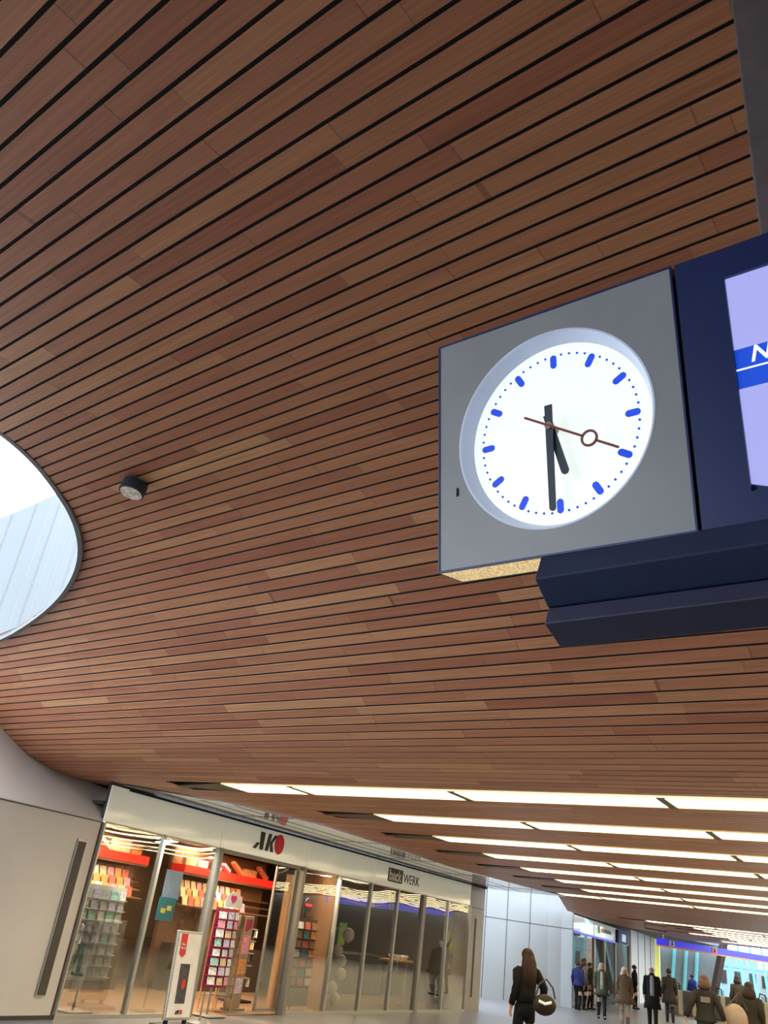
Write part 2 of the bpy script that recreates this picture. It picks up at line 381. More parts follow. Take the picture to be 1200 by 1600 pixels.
# ---- left concrete wall, base under the shop line, leaning back to the ceiling edge
tops = [G(-12.23, 8.96, 3.24), G(-12.36, 7.98, 3.35), G(-12.47, 7.39, 3.54), G(-12.6, 6.79, 3.85), G(-12.85, 6.1, 4.27), G(-13.15, 5.6, 4.6)]
ss = [.0, -1.0, -1.65, -2.31, -3.1, -3.9]
def wl(k, z): 
    t = tops[k]; b = F(ss[k], -.012, 0)
    if z <= 2.66: return b + Vector((0, 0, z))
    return (b + Vector((0, 0, 2.66))).lerp(t, (z - 2.66) / (t.z - 2.66))
mb = MB(); jm = MB()
for k in range(len(tops) - 1):
    for j in range(8):
        zz = lambda kk, jj: jj * .665 if jj <= 4 else 2.66 + (tops[kk].z - 2.66) * (jj - 4) / 4
        z0 = [zz(k, j), zz(k + 1, j)]; z1 = [zz(k, j + 1), zz(k + 1, j + 1)]
        mb.quad(wl(k, z0[0]), wl(k + 1, z0[1]), wl(k + 1, z1[1]), wl(k, z1[0]))
    jm.quad(wl(k, 2.63) + PR * .006, wl(k + 1, 2.63) + PR * .006, wl(k + 1, 2.645) + PR * .006, wl(k, 2.645) + PR * .006)
w = struct(mb.build('wall_left', M['concrete'], smooth=True))
for f in w.data.polygons: f.use_smooth = True
jm.quad(wl(3, .0) + PR * .006, wl(3, 0) + PR * .006 + FD * .012, wl(3, 3.8) + PR * .006 + FD * .012, wl(3, 3.8) + PR * .006)
adopt(jm.build('panel_joints', M['joint']), w)
mb = MB(); mb.fbox(-4, .05, -.02, .01, 0, .05); struct(mb.build('baseboard_left', M['joint']))
mb = MB()
for k in range(len(tops) - 1):
    a, b = tops[k], tops[k + 1]; mb.tube([a + PR * .03 - Vector((0, 0, .03)), b + PR * .03 - Vector((0, 0, .03))], .035, 6)
mb.tube([tops[0] + PR * .03 - Vector((0, 0, .03)), F(.4, .03, 3.19), F(15.65, .03, 3.215)], .02, 6)
struct(mb.build('trim_3', M['black']))
mb = MB(); mb.fbox(-.355, -.215, .015, .03, .3, 2.31)
sg = mb.build('wall_vent', mat('dark_slot', S(70, 64, 60), .6, var=.2, scale=30)); tag(sg, 'tall narrow dark slot grille set in the left concrete wall beside the shop', 'vent')
mb = MB(); mb.fbox(-.37, -.20, .0, .02, .28, .30); mb.fbox(-.37, -.20, .0, .02, 2.31, 2.34); mb.fbox(-.37, -.355, .0, .02, .3, 2.31); mb.fbox(-.215, -.20, .0, .02, .3, 2.31)
adopt(mb.build('slot_frame', M['alu']), sg)
# ---- glossy soffit between shop front and wood edge
mb = MB(); sp = [(.2, .0), (.9, .55), (1.6, .96), (2.6, 1.36), (3.71, 1.6), (6.33, 1.53), (9.77, 1.43), (12, 1.6), (14.2, 1.95), (16.0, 2.3)]
for (a, pa), (b, pb) in zip(sp[:-1], sp[1:]): mb.quad(F(a, 0, 3.235), F(b, 0, 3.235), F(b, pb + .12, 3.235), F(a, pa + .12, 3.235))
so = struct(mb.build('ceiling_soffit', M['soffit']))
mb = MB()
for s_ in (2.91, 5.83, 8.75, 11.6, 14.5): mb.fbox(s_ - .012, s_ + .012, 0, interp(s_, [p[0] for p in sp], [p[1] for p in sp]) + .1, 3.231, 3.234)
for o_ in (.32, .72, 1.12): 
    mb.fbox(.6 + o_, 15.6, o_ - .008, o_ + .008, 3.231, 3.234)
adopt(mb.build('soffit_joints', M['joint']), so)
# ---- lights in the ceiling: each lens unit a thing
def lamp_unit(c, l0, l1, label, grp, z=Z1):
    root = empty('ceiling_light', K((l0 + l1) / 2, c, z), label, 'ceiling light', grp)
    d = .028
    mb = MB(); mb.fbox(l0 + d, l1 - d, c - DW, c + DW, z - .004, z + .02, K); mb.build('diffuser', M['tube'], root)
    mb = MB(); h = HW - .01
    oz, iz = [], []
    def rg(a, b, zz): return [K(l0 + a, c - b, zz), K(l1 - a, c - b, zz), K(l1 - a, c + b, zz), K(l0 + a, c + b, zz)]
    mb.loft([rg(0, h, z + .04), rg(0, h, z - .012), rg(d, DW, z - .012), rg(d, DW, z + .04)], cap=False)
    mb.build('frame', M['lamprim'], root)
    if l1 > l0: mb = MB(); mb.fbox(l1 - .045, l1 + .045, c - DW - .02, c + DW + .02, z - .022, z - .011, K); mb.build('end_cap', M['lampdiv'], root)
ORD = ['first', 'second', 'third', 'fourth', 'fifth', 'sixth', 'seventh', 'eighth', 'ninth', 'tenth', 'eleventh', 'twelfth']
for k, (c, l) in enumerate(rows):
    x = l; n = 0; R_ = 11.5 if k < 8 else 4
    first = 1.22 if k in (0, 7) else 2.46
    while x < R_:
        ln = first if n == 0 else 2.46
        if k < 8: lab = 'linear lamp, %s from the left in the %s lamp row from the clock' % (ORD[min(n, 11)], ORD[k]); grp = 'linear lamps in the near ceiling'
        else: lab = 'linear lamp, %s from the left in the %s row of the far group' % (ORD[min(n, 11)], ORD[k - 8]); grp = 'linear lamps in the far ceiling'
        lamp_unit(c, x, x + ln, lab, grp); x += ln; n += 1
    # dark tapering recess before the first unit
    if k < 8:
        mb = MB(); z = Z1 - .003
        i0 = [K(l, c - HW, z), K(l, c + HW, z), K(l - 1.15, c + .05, z), K(l - 1.15, c - .05, z)]
        mb.hexa([p - Vector((0, 0, .008)) for p in i0] + [p - Vector((0, 0, -.001)) for p in i0])
        t = tag(mb.build('lamp_recess', M['lampdiv']), 'dark tapered recess leading into the %s lamp row from the clock' % ORD[k], 'ceiling recess', 'tapered recesses at the lamp row ends')
# ================================================================ SHOP FRONT
mull = [1.45 * k for k in range(0, 11)]
Z_HEAD = 2.66
door_s = (2.95, 5.72)
fin = []
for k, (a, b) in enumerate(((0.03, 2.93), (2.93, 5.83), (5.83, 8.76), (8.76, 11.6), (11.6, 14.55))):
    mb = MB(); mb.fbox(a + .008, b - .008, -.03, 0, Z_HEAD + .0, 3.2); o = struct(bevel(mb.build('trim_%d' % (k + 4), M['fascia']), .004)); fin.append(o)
mb = MB(); mb.fbox(.03, 14.6, -.08, -.03, Z_HEAD, 3.27); struct(mb.build('wall_fascia', M['joint']))
# glazing panes and frames
panes = [(0.05, 1.45), (1.45, 2.92), (5.72, 7.24), (7.24, 8.66), (8.66, 10.03), (10.03, 11.48), (11.48, 13.0), (13.0, 14.55)]
for k, (a, b) in enumerate(panes):
    mb = MB(); e = .03
    mb.fbox(a, a + e, -.05, .03, .0, Z_HEAD); mb.fbox(b - e, b, -.05, .03, 0, Z_HEAD); mb.fbox(a + e, b - e, -.05, .03, 0, .055); mb.fbox(a + e, b - e, -.05, .012, Z_HEAD - .02, Z_HEAD)
    w_ = struct(mb.build('window_%d' % (k + 1), M['alu']))
    mb = MB(); mb.fbox(a + e, b - e, -.016, -.006, .055, Z_HEAD - .02); adopt(mb.build('pane', M['glass']), w_)
mb = MB(); mb.fbox(5.70, 5.80, -.12, .04, 0, Z_HEAD); mb.fbox(2.92, 3.02, -.12, .04, 0, Z_HEAD); mb.fbox(11.40, 11.56, -.10, .045, 0, Z_HEAD)
mb.fbox(3.02, 5.70, -.16, -.02, 2.60, Z_HEAD); struct(mb.build('trim_9', M['alud']))
# slid-open glass door leaf inside the doorway
mb = MB(); mb.fbox(4.95, 5.68, -.14, -.10, .05, .1); mb.fbox(4.95, 4.99, -.14, -.1, .05, 2.58); mb.fbox(5.64, 5.68, -.14, -.1, .05, 2.58)
d_ = struct(mb.build('door_1', M['alud'])); mb = MB(); mb.fbox(4.99, 5.64, -.125, -.115, .1, 2.58); adopt(mb.build('pane', M['glass']), d_)
# pull handles on the double door
for sx, side_ in ((9.86, 'left'), (10.2, 'right')):
    mb = MB(); p = [F(sx, .02, .85), F(sx, .08, .87), F(sx, .08, 1.17), F(sx, .02, 1.19)]; mb.tube(p, .012, 8)
    tag(mb.build('door_handle', M['alu']), '%s bow pull handle of the bakery glass double door' % side_, 'door handle')
mb = MB(); mb.tube([F(.12, .03, .95), F(.12, .07, .97), F(.12, .07, 1.2), F(.12, .03, 1.22)], .014, 8)
tag(mb.build('door_handle', M['alu']), 'metal handle at the far left edge of the shop window', 'door handle')
# right pillar of the shop front
mb = MB(); mb.fbox(14.57, 15.62, -.7, .0, 0, 2.62); mb.fbox(14.57, 15.62, -.7, .0, 2.635, 3.24)
pl_ = struct(mb.build('wall_pillar', mat('taupe_panel', S(150, 140, 128), .5)))
mb = MB(); mb.fbox(14.95, 15.05, .002, .01, .35, 2.35); adopt(mb.build('slot', M['joint']), pl_)
mb = MB(); mb.fbox(14.57, 15.62, -.68, -.0, 2.62, 2.637); adopt(mb.build('joint', M['joint']), pl_)
mb = MB(); mb.fbox(15.62, 16.0, -.72, -.6, 0, 3.2); struct(mb.build('wall_return', M['conc_cool']))
# ---- fascia lettering
def fp(s, z, o=.004): return F(s, o, z)
root = empty('shop_sign', fp(4.37, 3.0), 'black slanted shop letters with a red oval on the pale glass fascia', 'sign')
def poly(pts, m, name, o0=.001, o1=.012, par=root):
    mb = MB(); mb.prism(pts, lambda s_, z_: F(s_, o1, z_), lambda s_, z_: F(s_, o0, z_)); return mb.build(name, m, par)
bx, bz, W_, H_ = 3.88, 2.79, 1.0, .32
def q(a, b): return (bx + a * W_, bz + b * H_)
poly([q(0.0, .0), q(.10, .0), q(.20, .36), q(.12, .36)], M['print'], 'letter')
poly([q(.22, 0), q(.33, 0), q(.33, 1.0), q(.19, 1.0)], M['print'], 'letter')
poly([q(.40, 0), q(.50, 0), q(.555, 1.0), q(.455, 1.0)], M['print'], 'letter')
poly([q(.535, .5), q(.66, 1.0), q(.75, 1.0), q(.61, .5), q(.68, 0), q(.575, 0)], M['print'], 'letter')
poly([(bx + W_ * .85 + .155 * math.cos(t), bz + H_ * .53 + .185 * math.sin(t)) for t in (2 * math.pi * k / 32 for k in range(32))], M['redflat'], 'oval', .001, .014)
root2 = empty('shop_sign', fp(10.2, 2.97), 'black and white lettered bakery sign with the word back in a dark box', 'sign')
bb = [(9.42, 2.83), (10.17, 2.83), (10.17, 3.13), (9.42, 3.13)]
poly([(9.42, 2.78), (10.15, 2.78), (10.17, 2.80), (10.17, 3.07), (10.15, 3.09), (9.42, 3.09), (9.40, 3.07), (9.40, 2.80)], M['print'], 'box', .001, .01, root2)
text('lettering', 'back', M['offwhite'], F(9.455, .012, 2.81), FD, (0, 0, 1), .25, root2, wfac=1.0, bold=.02)
text('lettering', 'WERK', M['print'], F(10.22, .005, 2.82), FD, (0, 0, 1), .21, root2, wfac=1.05)
# ================================================================ SHOP INTERIORS
def room_shell(s0, s1, depth, wallm, floorm, nm, zc=2.9):
    mb = MB(); mb.fbox(s0, s1, -depth - .1, -depth, 0, zc); struct(mb.build('wall_%s_back' % nm, wallm))
    mb = MB(); mb.fbox(s0 - .08, s0, -depth, -.1, 0, zc); struct(mb.build('wall_%s_side' % nm, wallm))
    mb = MB(); mb.fbox(s0, s1, -depth, -.08, zc, zc + .05); struct(mb.build('ceiling_%s' % nm, M['darkwall']))
    mb = MB(); mb.quad(F(s0, -depth, .006), F(s1, -depth, .006), F(s1, -.06, .006), F(s0, -.06, .006)); struct(mb.build('floor_%s' % nm, floorm))
mb = MB(); mb.fbox(.0, 12.1, -5.1, -5.0, 0, 2.9); struct(mb.build('wall_bookshop_back', M['shopwall']))
mb = MB(); mb.fbox(-.03, .045, -5.0, -.03, 0, 2.65); struct(mb.build('wall_bookshop_side', M['shopwall']))
mb = MB(); mb.hexa([F(a, b, z) for z in (0, 2.9) for a, b in ((7.25, -.1), (7.33, -.1), (14.55, -7.5), (14.45, -7.5))]); struct(mb.build('wall_partition', M['shopwall']))
mb = MB(); mb.fbox(14.5, 15.6, -7.6, -7.5, 0, 2.9); struct(mb.build('wall_bakery_back', M['darkwall']))
mb = MB(); mb.hexa([F(a, b, z) for z in (2.9, 2.95) for a, b in ((0, -.08), (15.6, -.08), (15.6, -7.5), (0, -7.5))]); struct(mb.build('ceiling_shops', M['darkwall']))
mb = MB(); mb.quad(F(0, -7.5, .006), F(15.6, -7.5, .006), F(15.6, -.06, .006), F(0, -.06, .006)); struct(mb.build('floor_shops', M['shopfloor']))
mb = MB(); mb.fbox(15.5, 15.6, -7.5, -.72, 0, 2.9); struct(mb.build('wall_bakery_side', M['darkwall']))
# unseen walls added around the hall to block sky light and its reflections
mb = MB(); mb.fbox(11.6, 11.8, -9, 70, 0, 3.4, K); struct(mb.build('wall_right_blocker', mat('side_blocker', S(120, 108, 96), .5)))  # added out of view so the shop glass reflects no bright sky
mb = MB(); mb.fbox(-5, 11.6, 50.0, 50.2, 0, 3.4, K); struct(mb.build('wall_end_blocker', mat('end_blocker', S(100, 92, 84), .5)))  # added out of view to close the open end seen in reflections
mb = MB(); mb.fbox(-4, 11.0, -8.2, -8.0, 0, 5.3, G); struct(mb.build('wall_rear_blocker', mat('rear_blocker', S(120, 110, 100), .5)))  # added behind the camera to keep daylight off the near ceiling
mb = MB(); mb.fbox(11.0, 11.8, -9, 2, 3.2, 5.3, K); struct(mb.build('wall_upper_blocker', mat('upper_side_blocker', S(110, 98, 88), .5)))  # added out of view to shut out sky light above the side wall
def area(name, loc, energy, colr, sx, sy):
    l = bpy.data.lights.new(name, 'AREA'); l.energy = energy; l.color = colr; l.shape = 'RECTANGLE'; l.size = sx; l.size_y = sy
    o = bpy.data.objects.new(name, l); COL.objects.link(o); o.location = loc; return o
area('shop_area_light', F(3.2, -2.2, 2.85), 330, (1, .70, .42), 3.5, .6)
area('shop_area_light', F(1.6, -.22, 2.6), 150, (1, .92, .82), 2.5, .15)  # fill light added inside the window to brighten the white rack
area('shop_area_light', F(6.6, -2.3, 2.85), 260, (1, .72, .42), 3.5, .6)
area('shop_area_light', F(12.0, -2.0, 2.85), 160, (1, .85, .66), 3.5, 1)
area('shop_area_light', F(6.7, -.18, 2.6), 80, (1, .82, .62), 1.0, .15)  # fill light added behind the glass to brighten the brown rack
M['orangemag'] = mat('lit_magazine', (.8, .4, .14), .5, var=.6, scale=12)
CARDC = [('card_grey', (.42, .42, .43)), ('card_white', (.72, .72, .74)), ('card_pale', (.6, .58, .55)), ('card_mint', (.3, .55, .5)), ('card_pink', (.7, .3, .4)), ('card_cream', (.7, .55, .35)), ('card_red', (.55, .12, .08)), ('card_brown', (.3, .16, .09)), ('card_blue', (.05, .18, .26)), ('card_orange', (.65, .28, .1)), ('card_lilac', (.55, .5, .68))]
CN = {'card_grey': 'grey', 'card_white': 'white', 'card_pale': 'pale beige', 'card_mint': 'mint green', 'card_pink': 'pink', 'card_cream': 'cream', 'card_red': 'red', 'card_brown': 'brown', 'card_blue': 'dark blue', 'card_orange': 'orange', 'card_lilac': 'lilac'}
def cardmat(n):
    c = dict(CARDC)[n]
    if n not in M:
        M[n] = mat(n, c, .5, var=.45, scale=26)
    return M[n]
def mesh_card(w, h, fn, nm):
    mb = MB(); mb.fbox(-w / 2, w / 2, 0, .006, 0, h, fn); return mb
def place_card(s, o, z, w, h, tilt, cname, label, grp, name='greeting_card', cat='card', rot=0):
    c, sn = math.cos(rot), math.sin(rot)
    def fn(a, b, cc): 
        bb = b - cc * math.sin(tilt); zz = cc * math.cos(tilt)
        return F(s + a * c - bb * sn, o + a * sn + bb * c, z + zz)
    mb = MB(); mb.fbox(-w / 2, w / 2, 0, .006, 0, h, fn); ob = mb.build(name, cardmat(cname)); tag(ob, label, cat, grp); return ob
NUM = ['first', 'second', 'third', 'fourth', 'fifth', 'sixth', 'seventh', 'eighth', 'ninth', 'tenth']
def rack(nm, s0, s1, o, z0, z1, nc, nr, colors, rootlab, where, grp, framem, curve=0.0, name='card_rack'):
    ww = (s1 - s0) / nc; hh = (z1 - z0) / nr
    root = empty(name, F((s0 + s1) / 2, o, 0), rootlab, 'card rack')
    def oo(t): return o - curve * (2 * t - 1) ** 2
    for r in range(nr):
        mb = MB()
        for c in range(nc):
            t0, t1 = c / nc, (c + 1) / nc
            z = z0 + r * hh
            mb.hexa([F(s0 + t0 * (s1 - s0) + .005, oo(t0) - .03, z), F(s0 + t1 * (s1 - s0) - .005, oo(t1) - .03, z), F(s0 + t1 * (s1 - s0) - .005, oo(t1) + .035, z), F(s0 + t0 * (s1 - s0) + .005, oo(t0) + .035, z),
                     F(s0 + t0 * (s1 - s0) + .005, oo(t0) - .03, z + .012), F(s0 + t1 * (s1 - s0) - .005, oo(t1) - .03, z + .012), F(s0 + t1 * (s1 - s0) - .005, oo(t1) + .035, z + .012), F(s0 + t0 * (s1 - s0) + .005, oo(t0) + .035, z + .012)])
        mb.build('pocket_shelf', framem, root)
    mb = MB(); mb.fbox(s0, s1, o - .06 - curve, o - .035 - curve, z0 - .04, z1 + .04); mb.build('back_panel', framem, root)
    mb = MB()
    mb.tube([F((s0 + s1) / 2, o - .08 - curve, .03), F((s0 + s1) / 2, o - .08 - curve, z1)], .02, 8); mb.build('pole', M['alud'], root)
    mb = MB(); mb.fbox((s0 + s1) / 2 - .25, (s0 + s1) / 2 + .25, o - .3, o + .1, .008, .035); bevel(mb.build('base', M['alud'], root), .01)
    for r in range(nr):
        for c in range(nc):
            t = (c + .5) / nc; cn = colors[(r * 7 + c * 3 + random.randrange(3)) % len(colors)]
            rot = -math.atan2(-curve * 4 * (2 * t - 1), (s1 - s0)) if curve else 0
            place_card(s0 + (c + .5) * ww, oo(t) + .005, z0 + r * hh + .013, ww * random.uniform(.68, .84), hh * random.uniform(.72, .86), .12, cn,
                       '%s card in the %s row, %s pocket, of %s' % (CN[cn], NUM[nr - 1 - r], NUM[c], where), grp, rot=-rot)
    return root
# rack in the first window
rack('a', .42, 1.38, -.45, .48, 1.74, 5, 8, ['card_grey', 'card_white', 'card_pale', 'card_mint', 'card_lilac', 'card_white', 'card_grey'], 'wide white rack of greeting cards behind the first shop window', 'the white window rack', 'cards in the white window rack', M['offwhite'])
mb = MB(); mb.fbox(.5, 1.2, -.30, -.292, .30, 1.22); o = tag(mb.build('frosted_sheet', glass_mat('frosted_sheet', (.92, .93, .98), .02)), 'translucent bluish sheet hanging in front of the white window rack', 'sheet')
# pink rack in the doorway
rp = rack('b', 3.17, 3.80, .12, .48, 1.66, 3, 8, ['card_white', 'card_pink', 'card_mint', 'card_white', 'card_cream', 'card_lilac', 'card_grey'], 'curved pink rack of greeting cards standing in the shop doorway', 'the pink doorway rack', 'cards in the pink doorway rack', M['maroon'], curve=.06)
mb = MB(); mb.prism([(3.26 + .0, 1.72), (3.74, 1.72), (3.76, 1.80), (3.70, 1.90), (3.58, 1.97), (3.44, 1.98), (3.32, 1.92), (3.25, 1.82)], lambda a, b: F(a, .11, b), lambda a, b: F(a, .10, b)); mb.build('header_card', M['offwhite'], rp)
mb = MB(); hp = []
for k in range(28):
    t = 2 * math.pi * k / 28; hx = 16 * math.sin(t) ** 3; hy = 13 * math.cos(t) - 5 * math.cos(2 * t) - 2 * math.cos(3 * t) - math.cos(4 * t); hp.append((3.47 + hx * .0052, 1.86 + hy * .0052))
mb.prism(hp, lambda a, b: F(a, .118, b), lambda a, b: F(a, .112, b)); mb.build('heart', mat('pink_heart', (.62, .02, .14), .5), rp)
# orange lit wall of magazines and the red shelf edges
def shelf_unit(s0, s1, o, label):
    root = empty('magazine_shelf', F((s0 + s1) / 2, o, 0), label, 'shelf')
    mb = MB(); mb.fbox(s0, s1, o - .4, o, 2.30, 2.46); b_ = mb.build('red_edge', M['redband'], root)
    mb = MB(); mb.fbox(s0, s1, o - .4, o - .02, 2.26, 2.30); mb.build('shelf_board', M['shopwall'], root)
    mb = MB()
    for k in range(3): mb.hexa([F(s0, o - .1 - .1 * k, 1.66 + .15 * k), F(s1, o - .1 - .1 * k, 1.66 + .15 * k), F(s1, o + .05 - .1 * k, 1.64 + .15 * k), F(s0, o + .05 - .1 * k, 1.64 + .15 * k), F(s0, o - .1 - .1 * k, 1.68 + .15 * k), F(s1, o - .1 - .1 * k, 1.68 + .15 * k), F(s1, o + .05 - .1 * k, 1.66 + .15 * k), F(s0, o + .05 - .1 * k, 1.66 + .15 * k)])
    mb.build('stepped_rack', M['shopwall'], root)
    mb = MB(); mb.fbox(s0, s1, o - .5, o - .4, 0, 2.85); mb.build('back_board', M['shopwall'], root)
    mb = MB(); mb.fbox(s0 + .1, s1 - .1, o - .3, o - .02, .006, .9); mb.build('lower_cabinet', M['darkwall'], root)
    return root
shelf_unit(2.75, 4.35, -3.0, 'magazine wall with red shelf edge seen through the first shop window')
shelf_unit(5.5, 9.05, -3.0, 'magazine wall with red shelf edge seen through the open doorway')
M['magazine_orange'] = mat('magazine_orange', (.85, .42, .12), .5, var=.6, scale=14)
MAGC = ['card_orange', 'card_cream', 'card_white', 'card_red', 'card_cream', 'card_orange', 'card_pink']
for (s0, s1, where) in ((2.8, 4.1, 'window magazine wall'), (5.6, 8.1, 'doorway magazine wall')):
    n = int((s1 - s0) / .21)
    for r in range(3):
        for k in range(n):
            cn = MAGC[(r * 3 + k * 2 + random.randrange(2)) % len(MAGC)]
            place_card(s0 + (k + .5) * .21, -3.0 + .03 - .1 * r, 1.665 + .15 * r, .17, .2, .25, cn, '%s magazine, %s on the %s step up of the %s' % (CN[cn], (NUM + ['eleventh', 'twelfth'])[k], NUM[r], where), 'magazines on the ' + where, 'magazine', 'magazine')
# display boxes and books on top of the red shelves
k_ = 0
for (s0, s1, where) in ((2.85, 4.2, 'window'), (5.6, 8.9, 'doorway')):
    s = s0
    while s < s1 - .3:
        w_ = random.choice([.28, .36, .46]); h_ = random.choice([.16, .24, .32]); cn = random.choice(['card_orange', 'card_cream', 'card_pink', 'card_red', 'card_orange'])
        tlt = random.choice([0, 0, .5, -.5])
        c_, s_ = math.cos(tlt), math.sin(tlt)
        mb = MB(); mb.fbox(-w_ / 2, w_ / 2, -.1, .02, 0, h_ if tlt == 0 else .07, lambda a, b, c, s=s, w_=w_: F(s + w_ / 2 + a * c_ - c * s_, -3.12 + b, 2.462 + (w_ / 2 * abs(s_)) + a * s_ + c * c_))
        k_ += 1
        tag(mb.build('display_box', cardmat(cn)), '%s %s %s above the red %s shelf edge, %s from the left' % (CN[cn], {.16: 'low', .24: 'medium', .32: 'tall'}[h_], 'tilted book' if tlt else 'display box', where, (NUM * 2)[int((s - s0) / .3)]), 'box', 'boxes on the red shelves'); s += w_ + .06
# acrylic towers in the doorway
root = empty('acrylic_display', F(4.35, -.55, 0), 'tall clear acrylic display tower beside the pink card rack', 'display stand')
mb = MB()
for a in (4.1, 4.62):
    for b in (-.75, -.4): mb = MB(); mb.tube([F(a, b, .01), F(a, b, 1.6)], .014, 6); mb.build('post', M['lightwood'], root)
for k in range(9): mb = MB(); mb.fbox(4.1, 4.62, -.75, -.4, .25 + .165 * k, .262 + .165 * k); mb.build('shelf', M['alud'], root)
mb = MB(); mb.fbox(4.1, 4.62, -.4, -.395, .2, 1.62); mb.build('acrylic_front', glass_mat('acrylic', (.9, .86, .78), .05), root)
root = empty('poster_stand', F(4.95, -.6, 0), 'grey freestanding panel with heart pictures and a red arrow in the doorway', 'display stand')
mb = MB(); mb.fbox(4.72, 5.16, -.66, -.60, .04, 1.62); bevel(mb.build('panel', mat('warm_grey_board', S(150, 132, 118), .5), root), .01)
mb = MB(); mb.prism([(4.8, 1.56), (5.1, 1.56), (5.1, 1.42), (4.95, 1.34), (4.8, 1.42)], lambda a, b: F(a, -.585, b), lambda a, b: F(a, -.597, b)); mb.build('red_arrow', M['maroon'], root)
for z, cn in ((.95, 'card_pink'), (.60, 'card_orange'), (.28, 'card_lilac')):
    mb = MB(); mb.fbox(4.77, 5.10, -.597, -.585, z, z + (.33 if z > .9 else .26)); mb.build('picture', cardmat(cn), root)
mb = MB(); mb.fbox(4.7, 5.2, -.7, -.5, .008, .04); mb.build('base', M['alud'], root)
# small black display of small goods at the back of the doorway
root = empty('goods_stand', F(6.3, -1.6, 0), 'dark stand full of small hanging goods deep in the doorway', 'display stand')
mb = MB(); mb.tube([F(6.3, -1.6, .03), F(6.3, -1.6, 1.5)], .025, 8); mb.fbox(6.05, 6.55, -1.85, -1.35, .008, .05); mb.build('pole', M['black'], root)
for k in range(5): 
    mb = MB(); mb.tube([F(6.3, -1.6, .45 + .23 * k), F(6.3, -1.6, .46 + .23 * k)], .24, 14); mb.build('tier', M['alud'], root)
for k in range(30):
    a = random.uniform(0, 6.28); t = k % 5
    mb = MB(); x, y, z = .2 * math.cos(a), .2 * math.sin(a), .30 + .23 * t
    mb.fbox(6.3 + x - .035, 6.3 + x + .035, -1.6 + y - .02, -1.6 + y + .02, z, z + .14); ob = mb.build('hanging_good', col(random.choice(['black_cloth', 'card_pale', 'card_cream', 'black_cloth']), (.03, .03, .03)), root)
# teal poster hanging behind window 2
mb = MB(); mb.fbox(2.78, 3.22, -1.0, -.985, 1.72, 2.2); tag(mb.build('hanging_sign', col('card_lilac_b', (.35, .5, .7))), 'pale blue hanging sign behind the second shop window', 'sign')
mb = MB(); mb.fbox(2.72, 3.16, -.98, -.965, 1.36, 1.74); o = tag(mb.build('hanging_sign', M['teal']), 'teal hanging sign with yellow marks behind the second shop window', 'sign')
for k in range(2):
    mb = MB(); mb.fbox(2.8 + .15 * k, 2.92 + .15 * k, -.963, -.96, 1.48 + .05 * k, 1.56 + .05 * k); adopt(mb.build('yellow_mark', M['yellow']), o)
# red book rack in the window right of the doorway
rk = rack('c', 6.05, 7.16, -.35, .46, 1.68, 4, 7, ['card_red', 'card_brown', 'card_orange', 'card_pale', 'card_brown', 'card_white', 'card_blue'], 'tall brown rack of cards and booklets behind the window right of the doorway', 'the brown window rack', 'booklets in the brown window rack', col('rack_brown', (.12, .06, .04)))
mb = MB(); mb.fbox(6.1, 7.1, -.40, -.34, .1, .42); mb.build('plinth', M['alud'], rk)
mb = MB(); mb.tube([F(6.62, -.38, 1.72), F(6.62, -.38, 1.9)], .02, 8); mb.fbox(6.35, 6.95, -.39, -.36, 1.745, 1.76)
mb.build('topper_post', M['black'], rk)
mb = MB(); mb.prism([(6.62 + .155 * math.cos(t), 1.98 + .135 * math.sin(t)) for t in (2 * math.pi * k / 24 for k in range(24))], lambda a, b: F(a, -.33, b), lambda a, b: F(a, -.35, b)); dsk = mb.build('round_topper', M['print'], rk)
mb = MB(); mb.fbox(6.49, 6.75, -.328, -.325, 1.95, 2.01); adopt(mb.build('topper_stripe', M['redflat']), dsk)
# wooden door post inside
mb = MB(); mb.fbox(5.88, 5.98, -.5, -.35, .006, 2.5); tag(mb.build('wood_post', M['lightwood']), 'upright light wooden post just right of the open doorway', 'post')
# bakery interior: blue band standing in for a sign reflected in the glass, balloons, posters, stool, counter
root = empty('sign_band', F(11.5, -.55, 2.5), 'deep blue band with white pictogram squares standing in for a reflection in the bakery windows', 'sign')
mb = MB(); mb.hexa([F(a, b, z + (a - 8) * .028) for z in (2.12, 2.32) for a, b in ((7.7, -.6), (14.5, -.6), (14.5, -.55), (7.7, -.55))]); mb.build('band', M['blueband'], root)
for s_ in (9.75, 10.75, 12.55, 14.1):
    zz = 2.13 + (s_ - 8) * .028
    mb = MB(); mb.fbox(s_ - .10, s_ + .10, -.548, -.54, zz + .01, zz + .17); sq = mb.build('pictogram', M['white'], root)
    mb = MB(); mb.ball(F(s_, -.535, zz + .135), .018, 8, 5); mb.tube([F(s_ - .01, -.535, zz + .115), F(s_, -.535, zz + .07), F(s_ + .035, -.535, zz + .03)], .012, 6); adopt(mb.build('figure_mark', M['print']), sq)
for k, (s_, z_, r_) in enumerate(((9.24, 1.50, .14), (8.84, 1.17, .12), (9.06, .95, .12), (9.12, .68, .12), (8.80, .40, .12), (8.98, .16, .13))):
    mb = MB(); mb.ball(F(s_, -.8, z_), (r_, r_, r_ * 1.08)); mb.tube([F(s_, -.8, z_ - r_ * 1.05), F(s_, -.8, z_ - r_ * 1.2)], [.006, .016], 6)
    tag(mb.build('balloon', M['balloon'], smooth=True), 'white balloon, %s from the top in the bakery window' % NUM[k], 'balloon', 'white balloons in the bakery window')
mb = MB(); mb.tube([F(8.7, -1.0, .012), F(8.9, -.95, 1.6), F(9.35, -.95, 1.75)], .012, 6); tag(mb.build('balloon_stand', M['alud']), 'thin metal stand behind the white balloons', 'stand')
mb = MB(); mb.fbox(10.4, 10.75, -1.8, -1.79, 1.25, 1.75); tag(mb.build('hanging_poster', M['green']), 'small bright green poster inside the bakery', 'poster')
